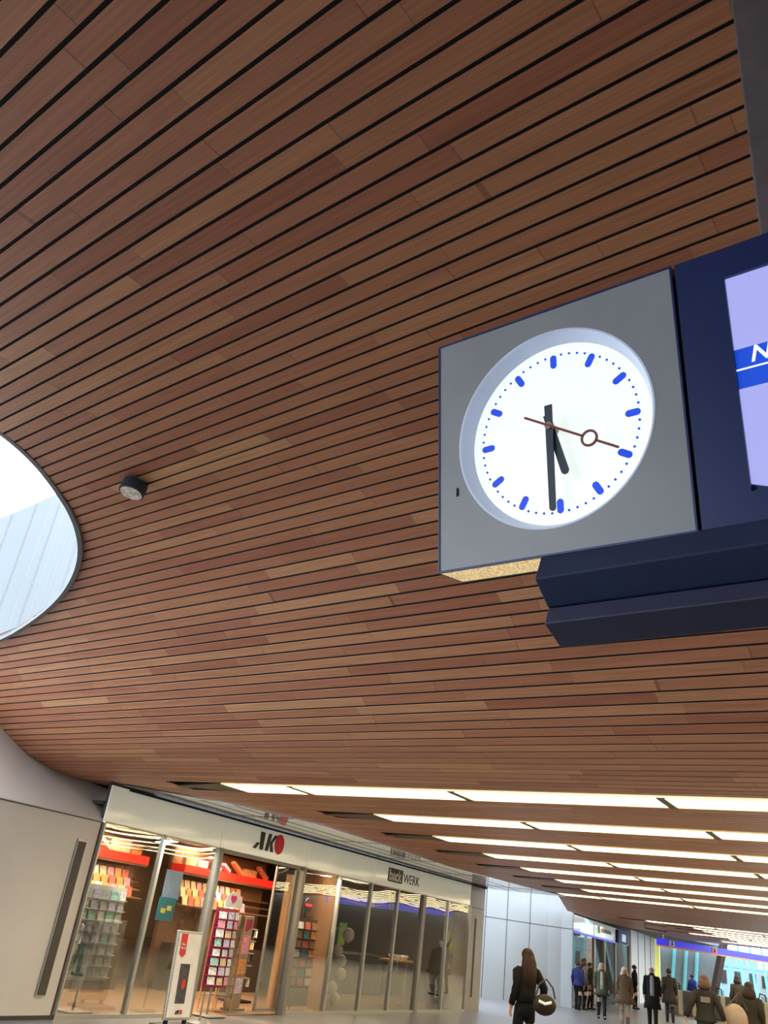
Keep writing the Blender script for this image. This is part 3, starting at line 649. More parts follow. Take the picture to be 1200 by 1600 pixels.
root = empty('window_poster', F(14.1, -.3, 1.2), 'tall pale poster with yellow and blue swirls behind the last bakery window', 'poster')
mb = MB(); mb.fbox(13.75, 14.22, -.32, -.31, 1.22, 2.28); mb.build('sheet', mat('pale_poster', (.6, .62, .78), .5), root)
mb = MB(); mb.prism([(13.8, 1.9), (13.95, 1.95), (13.9, 1.7), (13.82, 1.62)], lambda a, b: F(a, -.298, b), lambda a, b: F(a, -.305, b)); mb.prism([(14.0, 1.6), (14.18, 1.7), (14.12, 1.38), (13.98, 1.34)], lambda a, b: F(a, -.298, b), lambda a, b: F(a, -.305, b)); mb.build('yellow_swirl', M['yellow'], root)
mb = MB(); mb.prism([(13.79, 1.56), (14.0, 1.72), (14.08, 1.76), (13.95, 1.58), (13.82, 1.5)], lambda a, b: F(a, -.296, b), lambda a, b: F(a, -.304, b)); mb.build('blue_swirl', mat('swirl_blue', (.1, .2, .7), .5), root)
root = empty('high_table', F(12.5, -1.0, 0), 'narrow wooden high table behind the bakery windows', 'table')
mb = MB(); mb.fbox(11.7, 13.0, -1.25, -.8, 1.02, 1.07); bevel(mb.build('tabletop', M['lightwood'], root), .008)
for s_ in (11.85, 12.85):
    mb = MB(); mb.tube([F(s_, -1.02, .03), F(s_, -1.02, 1.02)], .03, 8); mb.build('leg', M['alud'], root)
    mb = MB(); mb.tube([F(s_, -1.02, .008), F(s_, -1.02, .03)], .16, 14); mb.build('foot', M['alud'], root)
for k, s_ in enumerate((11.95, 12.25, 12.65)):
    mb = MB(); mb.tube([F(s_, -1.0, 1.07), F(s_, -1.0, 1.09), F(s_, -1.0, 1.13), F(s_, -1.0, 1.18)], [.05, .07, .10, .11], 14); tag(mb.build('white_bowl', M['white'], smooth=True), 'white bowl on the bakery high table, %s from the left' % NUM[k], 'bowl', 'white bowls on the high table')
root = empty('service_counter', F(12.5, -3.1, 0), 'dark service counter at the back of the bakery', 'counter')
mb = MB(); mb.fbox(11.0, 15.2, -3.6, -3.0, .006, 1.0); mb.build('body', M['darkwall'], root)
mb = MB(); mb.fbox(10.95, 15.25, -3.65, -2.95, 1.0, 1.05); mb.build('worktop', M['alud'], root)
mb = MB(); mb.fbox(11.4, 14.0, -3.5, -3.1, 1.06, 1.5); mb.build('glass_case', M['glass2'], root)
# ---- A-board poster stand in front
root = empty('poster_board', F(1.6, .85, 0), 'white freestanding poster board with red ribbon arrow in front of the second window', 'sign board')
T = .04
def bp(s_, o_, z_): return F(s_, o_ - z_ * .06 + .1, z_)
mb = MB(); mb.fbox(1.33, 1.93, .78, .82, .10, 1.30, bp); bevel(mb.build('frame', M['alu'], root), .01)
mb = MB(); mb.fbox(1.365, 1.895, .822, .828, .14, 1.265, bp); pz = mb.build('poster', M['white'], root)
mb = MB(); mb.prism([(1.42, 1.262), (1.56, 1.262), (1.56, .98), (1.49, .93), (1.42, .98)], lambda a, b: bp(a, .834, b), lambda a, b: bp(a, .828, b)); mb.build('ribbon_arrow', M['redflat'], pz)
mb = MB(); mb.prism([(1.50, .32), (1.72, .32), (1.72, .85), (1.50, .85)], lambda a, b: bp(a, .834, b), lambda a, b: bp(a, .828, b)); mb.build('dark_picture', M['slate'], pz)
mb = MB(); mb.prism([(1.57, .54), (1.62, .50), (1.67, .56), (1.66, .64), (1.60, .65)], lambda a, b: bp(a, .838, b), lambda a, b: bp(a, .834, b)); mb.build('red_motif', M['redflat'], pz)
mb = MB(); mb.prism([(1.54, .18), (1.57, .18), (1.60, .23), (1.56, .23)], lambda a, b: bp(a, .834, b), lambda a, b: bp(a, .828, b)); mb.prism([(1.59, .18), (1.62, .18), (1.64, .24), (1.60, .24)], lambda a, b: bp(a, .834, b), lambda a, b: bp(a, .828, b)); mb.build('small_logo', M['print'], pz)
mb = MB(); mb.prism([(1.675 + .028 * math.cos(t), .21 + .032 * math.sin(t)) for t in (2 * math.pi * k / 16 for k in range(16))], lambda a, b: bp(a, .836, b), lambda a, b: bp(a, .828, b)); mb.build('logo_oval', M['redflat'], pz)
text('small_lettering', 'Meer', M['white'], bp(1.44, .836, 1.10), FD, (0, 0, 1), .03, pz); text('small_lettering', 'lezen', M['white'], bp(1.44, .836, 1.05), FD, (0, 0, 1), .035, pz)
for s_ in (1.42, 1.84):
    mb = MB(); mb.fbox(s_ - .03, s_ + .03, .86, .90, .03, .12); mb.build('foot_post', M['black'], root)
mb = MB(); mb.fbox(1.30, 1.96, .66, 1.10, .0, .05); bevel(mb.build('base', col('base_grey', S(95, 95, 100)), root), .02)
mb = MB(); mb.tube([F(2.55, .6, .012), F(2.55, .6, .05)], [.22, .16], 18); mb.tube([F(2.55, .6, .05), F(2.55, .6, .45)], .016, 8); tag(mb.build('stand_foot', M['alud']), 'round grey foot and thin pole beside the poster board', 'stand')
# ================================================================ FAR SIDE
# bright concrete wall beyond the shop
fw = [(6.0, 34.7), (6.9, 35.05), (7.9, 35.5), (8.7, 35.75), (9.25, 35.8), (9.62, 35.55), (9.75, 35.9)]
mb = MB(); jm = MB()
pp = [Vector((3.5, 34.0, 0))] + [Vector((a, b, 0)) for a, b in fw]
for a, b in zip(pp[:-1], pp[1:]):
    mb.quad(a, b, b + Vector((0, 0, 6)), a + Vector((0, 0, 6)))
w = struct(mb.build('wall_far', M['conc_cool'], smooth=False))
for a, b in zip(pp[:-1], pp[1:]):
    t = (b - a).normalized(); n = Vector((t.y, -t.x, 0)) * .012
    jm.quad(a + n + Vector((0, 0, 2.68)), b + n + Vector((0, 0, 2.68)), b + n + Vector((0, 0, 2.70)), a + n + Vector((0, 0, 2.70)))
    jm.quad(b + n, b + n + t * .025, b + n + t * .025 + Vector((0, 0, 6)), b + n + Vector((0, 0, 6))) if b.x < 8.6 else None
adopt(jm.build('panel_joints', M['joint']), w)
# second shop front
A2 = Vector((9.75, 35.9, 0)); F2D = Vector((.465, .885, 0)); P2 = Vector((.885, -.465, 0))
def F2(s, o, z): return A2 + F2D * s + P2 * o + Vector((0, 0, z))
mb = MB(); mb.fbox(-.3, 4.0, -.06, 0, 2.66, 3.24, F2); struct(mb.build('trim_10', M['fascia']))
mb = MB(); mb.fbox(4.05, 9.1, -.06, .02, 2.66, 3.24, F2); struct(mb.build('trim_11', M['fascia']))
mb = MB(); mb.fbox(-.3, 9.1, .0, .02, 2.58, 2.66, F2); struct(mb.build('trim_12', M['blueband']))
mb = MB()
for s_ in (-.3, 4.0, 6.4, 9.1, 13.1): mb.fbox(s_, s_ + .12, -.06, .03, 0, 2.6, F2)
mb.fbox(9.1, 13.2, -.06, -.02, 2.6, 3.24, F2)
w_ = struct(mb.build('window_9', M['alud'])); mb = MB(); mb.fbox(-.3, 13.1, -.03, -.02, 0.05, 2.6, F2); adopt(mb.build('pane', M['glass2']), w_)
mb = MB(); mb.fbox(.1, 24, -1.9, -1.8, 0, 3.25, F2); struct(mb.build('wall_shop_back', M['shopwall']))
mb = MB(); mb.fbox(.0, .08, -3.9, -.5, 0, 3.25, F2); struct(mb.build('wall_shop_side_blocker', M['shopwall']))  # hidden side added to stop sky light leaking into the shop
mb = MB(); mb.hexa([F2(a, b, z) for z in (3.40, 3.44) for a, b in ((.3, -3.9), (24.5, -3.9), (24.5, 3.6), (.3, -.1))]); struct(mb.build('ceiling_far_blocker', M['darkwall']))  # roof slab added to keep sky light off the far shop
mb = MB(); mb.fbox(3.9, 6.0, -.4, -.3, .01, 2.56, F2); tag(mb.build('orange_panel', M['orange']), 'tall orange panel inside the second shop', 'panel')
mb = MB(); mb.fbox(.3, 1.6, -1.2, -1.1, .02, 2.5, F2); tag(mb.build('olive_panel', col('olive', (.25, .22, .02))), 'olive yellow panel inside the second shop', 'panel')
area('shop_area_light', F2(5, -.9, 3.1), 60, (1, .75, .45), 6, .8)
root = empty('shop_sign', F2(6.3, .03, 2.9), 'small dark blurred lettering on the fascia of the second shop', 'sign')
mb = MB(); mb.fbox(4.9, 5.2, .025, .04, 2.82, 3.10, F2)
for k in range(7): mb.fbox(5.5 + k * .36, 5.74 + k * .36, .025, .035, 2.88, 3.02 + .03 * (k % 2), F2)
mb.build('lettering', col('sign_grey', (.16, .16, .15)), root)
root = empty('pictogram_sign', F2(10.6, .1, 2.7), 'small dark blue square sign with a white pictogram beside the second shop', 'sign')
mb = MB(); mb.fbox(9.3, 11.9, .05, .15, 2.62, 3.2, F2); mb.build('board', col('slate_blue', (.05, .07, .16)), root)
mb = MB(); mb.fbox(10.1, 11.2, .15, .17, 2.72, 3.05, F2); mb.build('pictogram', M['white'], root)
mb = MB(); mb.fbox(13.2, 21.8, -.1, .1, 0, 3.4, F2); wp = struct(mb.build('wall_far_panels', mat('cream_panel', S(190, 184, 172), .5)))
mb = MB()
for s_ in (15.4, 17.8, 20.0): mb.fbox(s_, s_ + .08, .1, .12, 0, 3.4, F2)
adopt(mb.build('panel_joints', M['joint']), wp)
mb = MB(); mb.fbox(21.83, 24.0, -.1, .1, .0, 3.38, F2); tag(mb.build('yellow_panel', M['yellow']), 'pale yellow upright panel left of the blue sign band', 'panel')
# hanging blue sign band across the far hall
bl, br = Vector((16.1, 43.8, 0)), Vector((27.5, 50.6, 0)); bd = (br - bl).normalized(); bn = Vector((bd.y, -bd.x, 0))
def B_(s, o, z): return bl + bd * s + bn * o + Vector((0, 0, z))
root = empty('sign_band', B_(6, 0, 2.9), 'long blue sign band with white and yellow pictograms across the far hall', 'sign')
mb = MB(); mb.fbox(0, 13, -.15, 0, 2.77, 3.06, B_); mb.build('band', M['blueband'], root)
mb = MB(); mb.fbox(0, 13, -.15, 0, 2.71, 2.77, B_); mb.build('orange_edge', M['orange'], root)
for s_, m_ in ((.75, 'white'), (4.05, 'yellow'), (8.9, 'yellow')):
    mb = MB(); mb.fbox(s_, s_ + .38, 0, .02, 2.8, 3.03, B_); pg = mb.build('pictogram', M[m_] if m_ == 'white' else M['orange'], root)
    mb = MB(); mb.tube([B_(s_ + .14, .03, 2.84), B_(s_ + .19, .03, 2.93), B_(s_ + .24, .03, 2.84)], .02, 6); mb.ball(B_(s_ + .19, .03, 2.98), .03, 8, 5); mb.build('pictogram_mark', M['print'], root)
for s_ in (.4, 6.5, 12.5):
    mb = MB(); mb.tube([B_(s_, -.07, 3.05), B_(s_, -.07, 3.26)], .02, 6); mb.build('hanger', M['alud'], root)
# small dark frame bracket
mb = MB()
q0, q1 = at(1008, 1450, 2.98), at(1042, 1456, 2.95)
for a, b in ((0, 0), ):
    v = Vector((0, 0, .16)); mb.tube([q0, q1], .018, 6); mb.tube([q0 + v, q1 + v], .014, 6); mb.tube([q0, q0 + v], .014, 6)
tag(mb.build('hanging_bracket', M['black']), 'thin dark rectangular bracket under the ceiling left of the blue band', 'bracket')
# far leaning grey wall and glass end wall
def pa(az, d, z): a = math.radians(az); return Vector((math.sin(a) * d, math.cos(a) * d, z))
mb = MB(); mb.quad(pa(20.2, 62, 0), pa(22.75, 62, 0), pa(23.75, 62, 4.2), pa(20.2, 62, 4.2)); wg = struct(mb.build('wall_far_grey', M['greypanel']))
mb = MB()
for az in (20.75, 21.4, 22.0): 
    a, b = pa(az, 61.8, 0), pa(az + .42, 61.8, 4.2); mb.tube([a, b], .12, 6)
adopt(mb.build('panel_joints', M['cyan']), wg)
mb = MB(); mb.tube([pa(22.9, 61, 0), pa(23.9, 61, 4.2)], .28, 6); struct(mb.build('trim_13', col('brown_post', (.05, .035, .03))))
mb = MB()
for k in range(9):
    az = 23.2 + k * .62; mb.tube([pa(az + .35, 64, 0), pa(az - .1, 64, 6)], .09, 6)
mb.tube([pa(23.0, 64, 2.45), pa(29, 66, 2.45)], .07, 6); mb.tube([pa(23.0, 64, 4.0), pa(29, 66, 4.0)], .07, 6)
w_ = struct(mb.build('window_10', M['cyan'])); mb = MB(); mb.quad(pa(22.9, 64.3, 0), pa(30, 66, 0), pa(30, 66, 6), pa(22.9, 64.3, 6)); adopt(mb.build('pane', glass_mat('green_glass', (.62, .82, .84), .06)), w_)
# buildings and cars outside
for k, (az, d, w_, h_, c_) in enumerate(((24.0, 84, 5, 3.4, (.35, .38, .4)), (26.8, 95, 5, 3.0, (.42, .36, .33)), (31, 90, 6, 3.6, (.4, .42, .42)))):
    p = pa(az, d, 0); mb = MB(); mb.box(p.x - w_ / 2, p.x + w_ / 2, p.y, p.y + 5, 0, h_); ob = mb.build('building', col('facade%d' % k, c_)); tag(ob, ['grey', 'brownish', 'pale'][k] + ' low building seen outside through the far glass', 'building')
    mb = MB()
    for j in range(4): mb.box(p.x - w_ / 2 + .4 + j * w_ / 4, p.x - w_ / 2 + w_ / 4 - .3 + j * w_ / 4, p.y - .05, p.y, 1.4, 2.4)
    mb.build('windows', M['print'], ob)
# ticket gates
gp = [at(1068, 1588, 0) + Vector((4, 10, 0)) ]
for k in range(7):
    p = pa(20.9 + k * .75, 46, 0)
    root = empty('ticket_gate', p, 'grey ticket gate, %s from the left in the row under the blue band' % NUM[k], 'ticket gate', 'ticket gates across the far hall')
    mb = MB(); mb.box(p.x - .12, p.x + .12, p.y - .8, p.y + .8, 0, 1.0); bevel(mb.build('body', M['alud'], root), .04)
    mb = MB(); mb.tube([Vector((p.x, p.y - .75, .9)), Vector((p.x, p.y - .7, 1.25)), Vector((p.x, p.y - .2, 1.3)), Vector((p.x, p.y, .95))], .025, 6); mb.build('hoop', M['black'], root)
    mb = MB(); mb.box(p.x + .12, p.x + .42, p.y - .02, p.y, .45, 1.2); mb.build('flap', M['glass2'], root)
    if k == 4:
        mb = MB(); mb.ball(Vector((p.x - .05, p.y - .82, .85)), .07, 8, 6); mb.build('red_lamp', mat('red_signal', (.8, 0, .05), .4, emit=(1, 0, .1), es=3), root)
# ================================================================ SPOT, CLOCK AND DISPLAY
sp_ = Vector((-2.33, 6.80, 5.0967)); root = empty('ceiling_spotlight', sp_, 'small dark cylindrical spotlight on the wooden ceiling by the skylight', 'spotlight')
dn = Vector((.05, -.02, -1)).normalized()
mb = MB(); mb.tube([sp_ + Vector((.05, .03, 0)), sp_ + Vector((.05, .03, -.05))], .05, 16); mb.build('mount', M['black'], root)
c0 = sp_ + Vector((0, -.02, -.04)); ax = Vector((-.10, -.12, -.99)).normalized()
mb = MB(); mb.tube([c0, c0 + ax * .105], .118, 28); hs = mb.build('housing', col('spot_grey', S(58, 62, 70), .5), root, smooth=False); 
mb = MB(); mb.tube([c0 + ax * .103, c0 + ax * .111], .104, 28); mb.build('lens', mat('silver_lens', (.75, .77, .78), .15, .9, var=.4, scale=25), root)
# clock frame
O = Vector((.1167, 2.2595, 3.4716)); U = Vector((.762, -.6461, -.0137)).normalized(); V0 = Vector((.1425, .11745, -.9828)).normalized()
V = (V0 - U * V0.dot(U)).normalized(); NN = U.cross(V)
if NN.dot(-(O - Vector((0, 0, CH)))) < 0: NN = -NN
def Q(u, v, d): return O + U * u + V * v - NN * d                 # right, down, behind the front face
clock = empty('station_clock', Q(.4, .0, .07), 'large square station clock with lit white round dial showing half past five', 'clock')
mb = MB(); mb.fbox(0, .8, 0, .8, .02, .14, Q)
mb = MB()
n = 96; R1 = .322
# front plate with a round hole, sides and rear
def sqp(t):
    c, s_ = math.cos(t), math.sin(t); k = .4 / max(abs(c), abs(s_)); return (.4 + c * k, .4 + s_ * k)
ang = [2 * math.pi * (k + .5) / n for k in range(n)]
outer = [sqp(t) for t in [math.pi / 4 * 0 + 2 * math.pi * k / n for k in range(n)]]
ins = [(.4 + R1 * math.cos(2 * math.pi * k / n), .4 + R1 * math.sin(2 * math.pi * k / n)) for k in range(n)]
for k in range(n):
    j = (k + 1) % n
    mb.quad(Q(*outer[k], 0), Q(*outer[j], 0), Q(*ins[j], 0), Q(*ins[k], 0))
mb.build('face_plate', M['greyface'], clock)
mb = MB(); t_ = .006
mb.fbox(-t_, 0, -t_, .8 + t_, -.003, .145, Q); mb.fbox(.8, .8 + t_, -t_, .8 + t_, -.003, .145, Q); mb.fbox(0, .8, -t_, 0, -.003, .145, Q); mb.fbox(0, .8, -t_, .8 + t_, .135, .145, Q)
mb.fbox(0, .8, .8, .8 + t_, -.003, .008, Q)
mb.build('casing', M['navy'], clock)
mb = MB()
rin = .298
for k in range(n):
    j = (k + 1) % n; a, b = 2 * math.pi * k / n, 2 * math.pi * j / n
    P_ = lambda r, t, d: Q(.4 + r * math.cos(t), .4 + r * math.sin(t), d)
    mb.quad(P_(R1, a, 0), P_(R1, b, 0), P_(rin, b, .05), P_(rin, a, .05))
    mb.quad(P_(R1 + .003, a, -.001), P_(R1 + .003, b, -.001), P_(R1 - .003, b, -.001), P_(R1 - .003, a, -.001))
lp = mb.build('recess_ring', M['lip'], clock, smooth=True)
mb = MB(); mb.v = []; 
mb.prism([(.4 + (rin + .001) * math.cos(2 * math.pi * k / n), .4 + (rin + .001) * math.sin(2 * math.pi * k / n)) for k in range(n)], lambda a, b: Q(a, b, .05), lambda a, b: Q(a, b, .07))
mb.build('dial', M['dial'], clock)
def capsule(u0, v0, u1, v1, r, d, e=.002):
    dx, dy = u1 - u0, v1 - v0; L_ = math.hypot(dx, dy); a0 = math.atan2(dy, dx); pts = []
    for k in range(9): a = a0 - math.pi / 2 + math.pi * k / 8; pts.append((u1 + r * math.cos(a), v1 + r * math.sin(a)))
    for k in range(9): a = a0 + math.pi / 2 + math.pi * k / 8; pts.append((u0 + r * math.cos(a), v0 + r * math.sin(a)))
    m_ = MB(); m_.prism(pts, lambda a, b: Q(a, b, d - e), lambda a, b: Q(a, b, d)); return m_
for h_ in range(12):
    t = math.radians(30 * h_ - 90); c_, s_ = math.cos(t), math.sin(t)
    capsule(.4 + .230 * c_, .4 + .230 * s_, .4 + .255 * c_, .4 + .255 * s_, .0108, .049).build('hour_mark', M['mark'], clock)
for k in range(60):
    if k % 5 == 0: continue
    mb = MB(); t = math.radians(6 * k); mb.prism([(.4 + .262 * math.cos(t) + .004 * math.cos(a), .4 + .262 * math.sin(t) + .004 * math.sin(a)) for a in (2 * math.pi * j / 8 for j in range(8))], lambda a, b: Q(a, b, .047), lambda a, b: Q(a, b, .049)); mb.build('minute_dot', M['mark'], clock)
def hand(ang, l0, l1, r0, r1, d, m_, name, e=.004):
    t = math.radians(ang - 90); c_, s_ = math.cos(t), math.sin(t); px, py = -s_, c_
    pts = [(.4 + c_ * l0 + px * r0, .4 + s_ * l0 + py * r0), (.4 + c_ * l0 - px * r0, .4 + s_ * l0 - py * r0)]
    a0 = math.atan2(s_, c_)
    pts += [(.4 + c_ * l1 + r1 * math.cos(a0 - math.pi / 2 + math.pi * k / 8), .4 + s_ * l1 + r1 * math.sin(a0 - math.pi / 2 + math.pi * k / 8)) for k in range(9)]
    q_ = MB(); q_.prism(pts, lambda a, b: Q(a, b, d - e), lambda a, b: Q(a, b, d)); return q_.build(name, m_, clock)
hand(165, -.045, .155, .0115, .0125, .008, M['handm'], 'hour_hand')
hand(180, -.07, .262, .0125, .0105, -.002, M['handm'], 'minute_hand')
mb = MB(); t = math.radians(30); c_, s_ = math.cos(t), math.sin(t)
def sb(l0, l1, w_):
    return [(.4 + c_ * l0 - s_ * w_, .4 + s_ * l0 + c_ * w_), (.4 + c_ * l0 + s_ * w_, .4 + s_ * l0 - c_ * w_), (.4 + c_ * l1 + s_ * w_, .4 + s_ * l1 - c_ * w_), (.4 + c_ * l1 - s_ * w_, .4 + s_ * l1 + c_ * w_)]
for a, b in ((-.09, .128), (.17, .248)): mb.prism(sb(a, b, .0035), lambda a, b: Q(a, b, -.014), lambda a, b: Q(a, b, -.010))
cu, cv = .4 + c_ * .149, .4 + s_ * .149
for k in range(32):
    a, b = 2 * math.pi * k / 32, 2 * math.pi * (k + 1) / 32
    for d0 in (-.014,):
        mb.hexa([Q(cu + .0195 * math.cos(a), cv + .0195 * math.sin(a), -.014), Q(cu + .0195 * math.cos(b), cv + .0195 * math.sin(b), -.014), Q(cu + .0265 * math.cos(b), cv + .0265 * math.sin(b), -.014), Q(cu + .0265 * math.cos(a), cv + .0265 * math.sin(a), -.014),
                 Q(cu + .0195 * math.cos(a), cv + .0195 * math.sin(a), -.010), Q(cu + .0195 * math.cos(b), cv + .0195 * math.sin(b), -.010), Q(cu + .0265 * math.cos(b), cv + .0265 * math.sin(b), -.010), Q(cu + .0265 * math.cos(a), cv + .0265 * math.sin(a), -.010)])
mb.build('second_hand', M['redhand'], clock)
mb = MB(); mb.tube([Q(.4, .4, .04), Q(.4, .4, -.012)], .012, 16); mb.build('spindle', M['alud'], clock)
# perforated lamp panel under the clock
m_ = bpy.data.materials.new('perforated_lamp'); m_.use_nodes = True; nt = m_.node_tree; b_ = nt.nodes['Principled BSDF']
tc = nt.nodes.new('ShaderNodeTexCoord'); vo = nt.nodes.new('ShaderNodeTexVoronoi'); vo.inputs['Scale'].default_value = 110; rp_ = nt.nodes.new('ShaderNodeValToRGB')
rp_.color_ramp.elements[0].color = (1, .8, .42, 1); rp_.color_ramp.elements[1].color = (.42, .28, .12, 1); rp_.color_ramp.elements[1].position = .65
nt.links.new(tc.outputs['Object'], vo.inputs['Vector']); nt.links.new(vo.outputs['Distance'], rp_.inputs[0]); nt.links.new(rp_.outputs[0], b_.inputs['Emission Color']); b_.inputs['Emission Strength'].default_value = .9; b_.inputs['Base Color'].default_value = (.5, .4, .25, 1)
mb = MB(); mb.fbox(.0, .8, .8, .806, .009, .135, Q); mb.build('perforated_underside', m_, clock)
mb = MB(); mb.prism([(.066, .53), (.071, .535), (.071, .56), (.064, .56)], lambda a, b: Q(a, b, -.003), lambda a, b: Q(a, b, 0)); mb.build('keyhole', M['black'], clock)
# information display beside the clock
disp = empty('information_display', Q(1.4, 0, .15), 'dark blue overhead train information display with lit lavender screen and Next wording', 'display')
S0 = .815
mb = MB(); SW = 2.3; u0, v0, v1 = .945, .088, .720
mb.fbox(S0, u0, -.005, .806, 0, .145, Q); mb.fbox(u0, SW, -.005, v0, 0, .145, Q); mb.fbox(u0, SW, v1, .806, 0, .145, Q); mb.fbox(u0, SW, v0, v1, .02, .145, Q)
hs = mb.build('housing', M['navy'], disp)
mb = MB(); mb.fbox(.8065, S0 - .003, .03, .80, .01, .10, Q); mb.build('seam', M['black'], disp)
for a, b, m__ in ((.088, .312, 'scr'), (.312, .429, 'scrb'), (.429, .72, 'scr')):
    mb = MB()
    if a > .42: mb.prism([(u0, a), (SW, a), (SW, b), (u0 + .07, b), (u0, b - .025)], lambda x, y: Q(x, y, .012), lambda x, y: Q(x, y, .02))
    else: mb.fbox(u0, SW, a, b, .012, .02, Q)
    mb.build('screen_panel', M[m__], disp)
mb = MB(); mb.fbox(u0, SW, .3715, .3755, .010, .012, Q); mb.build('screen_line', M['scrw'], disp)
text('screen_lettering', 'Next', M['scrw'], Q(u0 + .040, .360, .010), U, -V, .046, disp, shear=.25, depth=.001, bold=.015)
# dark support housing behind and under
hous = empty('support_housing', Q(1.2, .9, .2), 'stepped dark navy housing under and behind the clock and display', 'housing')
e0 = Vector((.7627, -.6468, 0)); n0 = Vector((.6468, .7627, 0))
def H_(l, c, z): return e0 * l + n0 * c + Vector((0, 0, z))
lA = -1.030
pr1 = [(1.944, 2.674), (1.912, 2.591), (1.995, 2.537), (2.32, 2.537), (2.32, 3.08), (2.19, 3.08), (2.12, 2.702)]
mb = MB(); mb.prism(pr1, lambda c, z: H_(lA, c, z), lambda c, z: H_(1.2, c, z)); bevel(mb.build('upper_housing', M['navyd'], hous), .004)
pr2 = [(1.998, 2.535), (1.979, 2.480), (2.083, 2.444), (2.25, 2.535)]
mb = MB(); mb.prism(pr2, lambda c, z: H_(lA, c, z), lambda c, z: H_(1.2, c, z)); bevel(mb.build('lower_housing', mat('navy_grey_metal', S(56, 60, 86), .5), hous), .004)
# pole from the ceiling
pole = empty('support_post', H_(-.30, 2.13, 3.09), 'thick dark grey square post carrying the clock and display from the ceiling', 'post')
mb = MB(); mb.fbox(-.372, -.238, 2.07, 2.20, 3.09, ceil_z(2.1) + .02, H_); bevel(mb.build('post', col('post_grey', S(100, 94, 96), .5), pole), .008)
mb = MB(); mb.fbox(-.39, -.22, 2.05, 2.22, 5.05, 5.07, H_); mb.build('ceiling_plate', M['alud'], pole)
# ================================================================ PEOPLE
SKIN = col('skin', (.45, .25, .17), .5)
def skin_body(root, pose, hscale):
    V_ = []; E_ = []; R_ = []
    def add(p, r, par=None):
        V_.append(Vector(p)); R_.append(r if isinstance(r, tuple) else (r, r)); i = len(V_) - 1
        if par is not None: E_.append((par, i))
        return i
    pe = add((0, 0, .95), (.14, .10)); s1 = add((0, 0, 1.10), (.12, .09), pe); s2 = add((0, -.01, 1.28), (.14, .10), s1); ch = add((0, -.01, 1.40), (.12, .085), s2)
    nk = add((0, 0, 1.49), (.05, .05), ch); h0 = add((0, .015, 1.56), (.062, .07), nk); h1 = add((0, .012, 1.63), (.072, .09), h0); add((0, .005, 1.69), (.055, .065), h1)
    nz = add((0, .105, 1.605), (.012, .012), h1)
    for sgn in (-1, 1): add((sgn * .083, .0, 1.61), (.012, .02), h1)
    for side, sg in (('l', -1), ('r', 1)):
        sh, el, wr, hd = pose['arm_' + side]
        a = add((sh[0] * .9, sh[1], sh[2] - .01), .045, ch); b = add(el, .036, a); c = add(wr, .026, b); d = add(hd, (.035, .018), c)
        dr = (Vector(hd) - Vector(wr)).normalized(); sd = Vector((0, 1, 0)); sd = (sd - dr * sd.dot(dr)).normalized()
        for k, ln in enumerate((.07, .08, .075, .06)):
            o_ = sd * (.027 - .018 * k); f1 = add(Vector(hd) + dr * .03 + o_, .0095, d); f2 = add(Vector(hd) + dr * (.03 + ln * .55) + o_ * 1.05 + Vector((-sg * .01, 0, 0)), .0085, f1); add(Vector(hd) + dr * (.03 + ln) + o_ * 1.05 + Vector((-sg * .025, 0, 0)), .0075, f2)
        t1 = add(Vector(wr).lerp(Vector(hd), .5) + sd * .04, .0105, c); add(Vector(hd) + sd * .055 + Vector((-sg * .01, 0, 0)), .009, t1)
        hp_, kn, an, to = pose['leg_' + side]
        a = add(hp_, .082, pe); b = add(kn, .056, a); c = add(an, .038, b); add(to, (.036, .028), c)
    me = bpy.data.meshes.new('body'); me.from_pydata([tuple(v * hscale) for v in V_], E_, []); me.materials.append(SKIN)
    o = bpy.data.objects.new('body', me); COL.objects.link(o); o.parent = root
    sk = o.modifiers.new('skin', 'SKIN'); sk.use_smooth_shade = True
    for i, r in enumerate(R_): me.skin_vertices[0].data[i].radius = (r[0] * hscale, r[1] * hscale)
    for i in range(len(R_)): me.skin_vertices[0].data[i].use_root = (i == 0)
    su = o.modifiers.new('sub', 'SUBSURF'); su.levels = 1; su.render_levels = 1
    return o
def ring(cx, cy, z, rx, ry, n=20): return [Vector((cx + rx * math.cos(2 * math.pi * k / n), cy + ry * math.sin(2 * math.pi * k / n), z)) for k in range(n)]
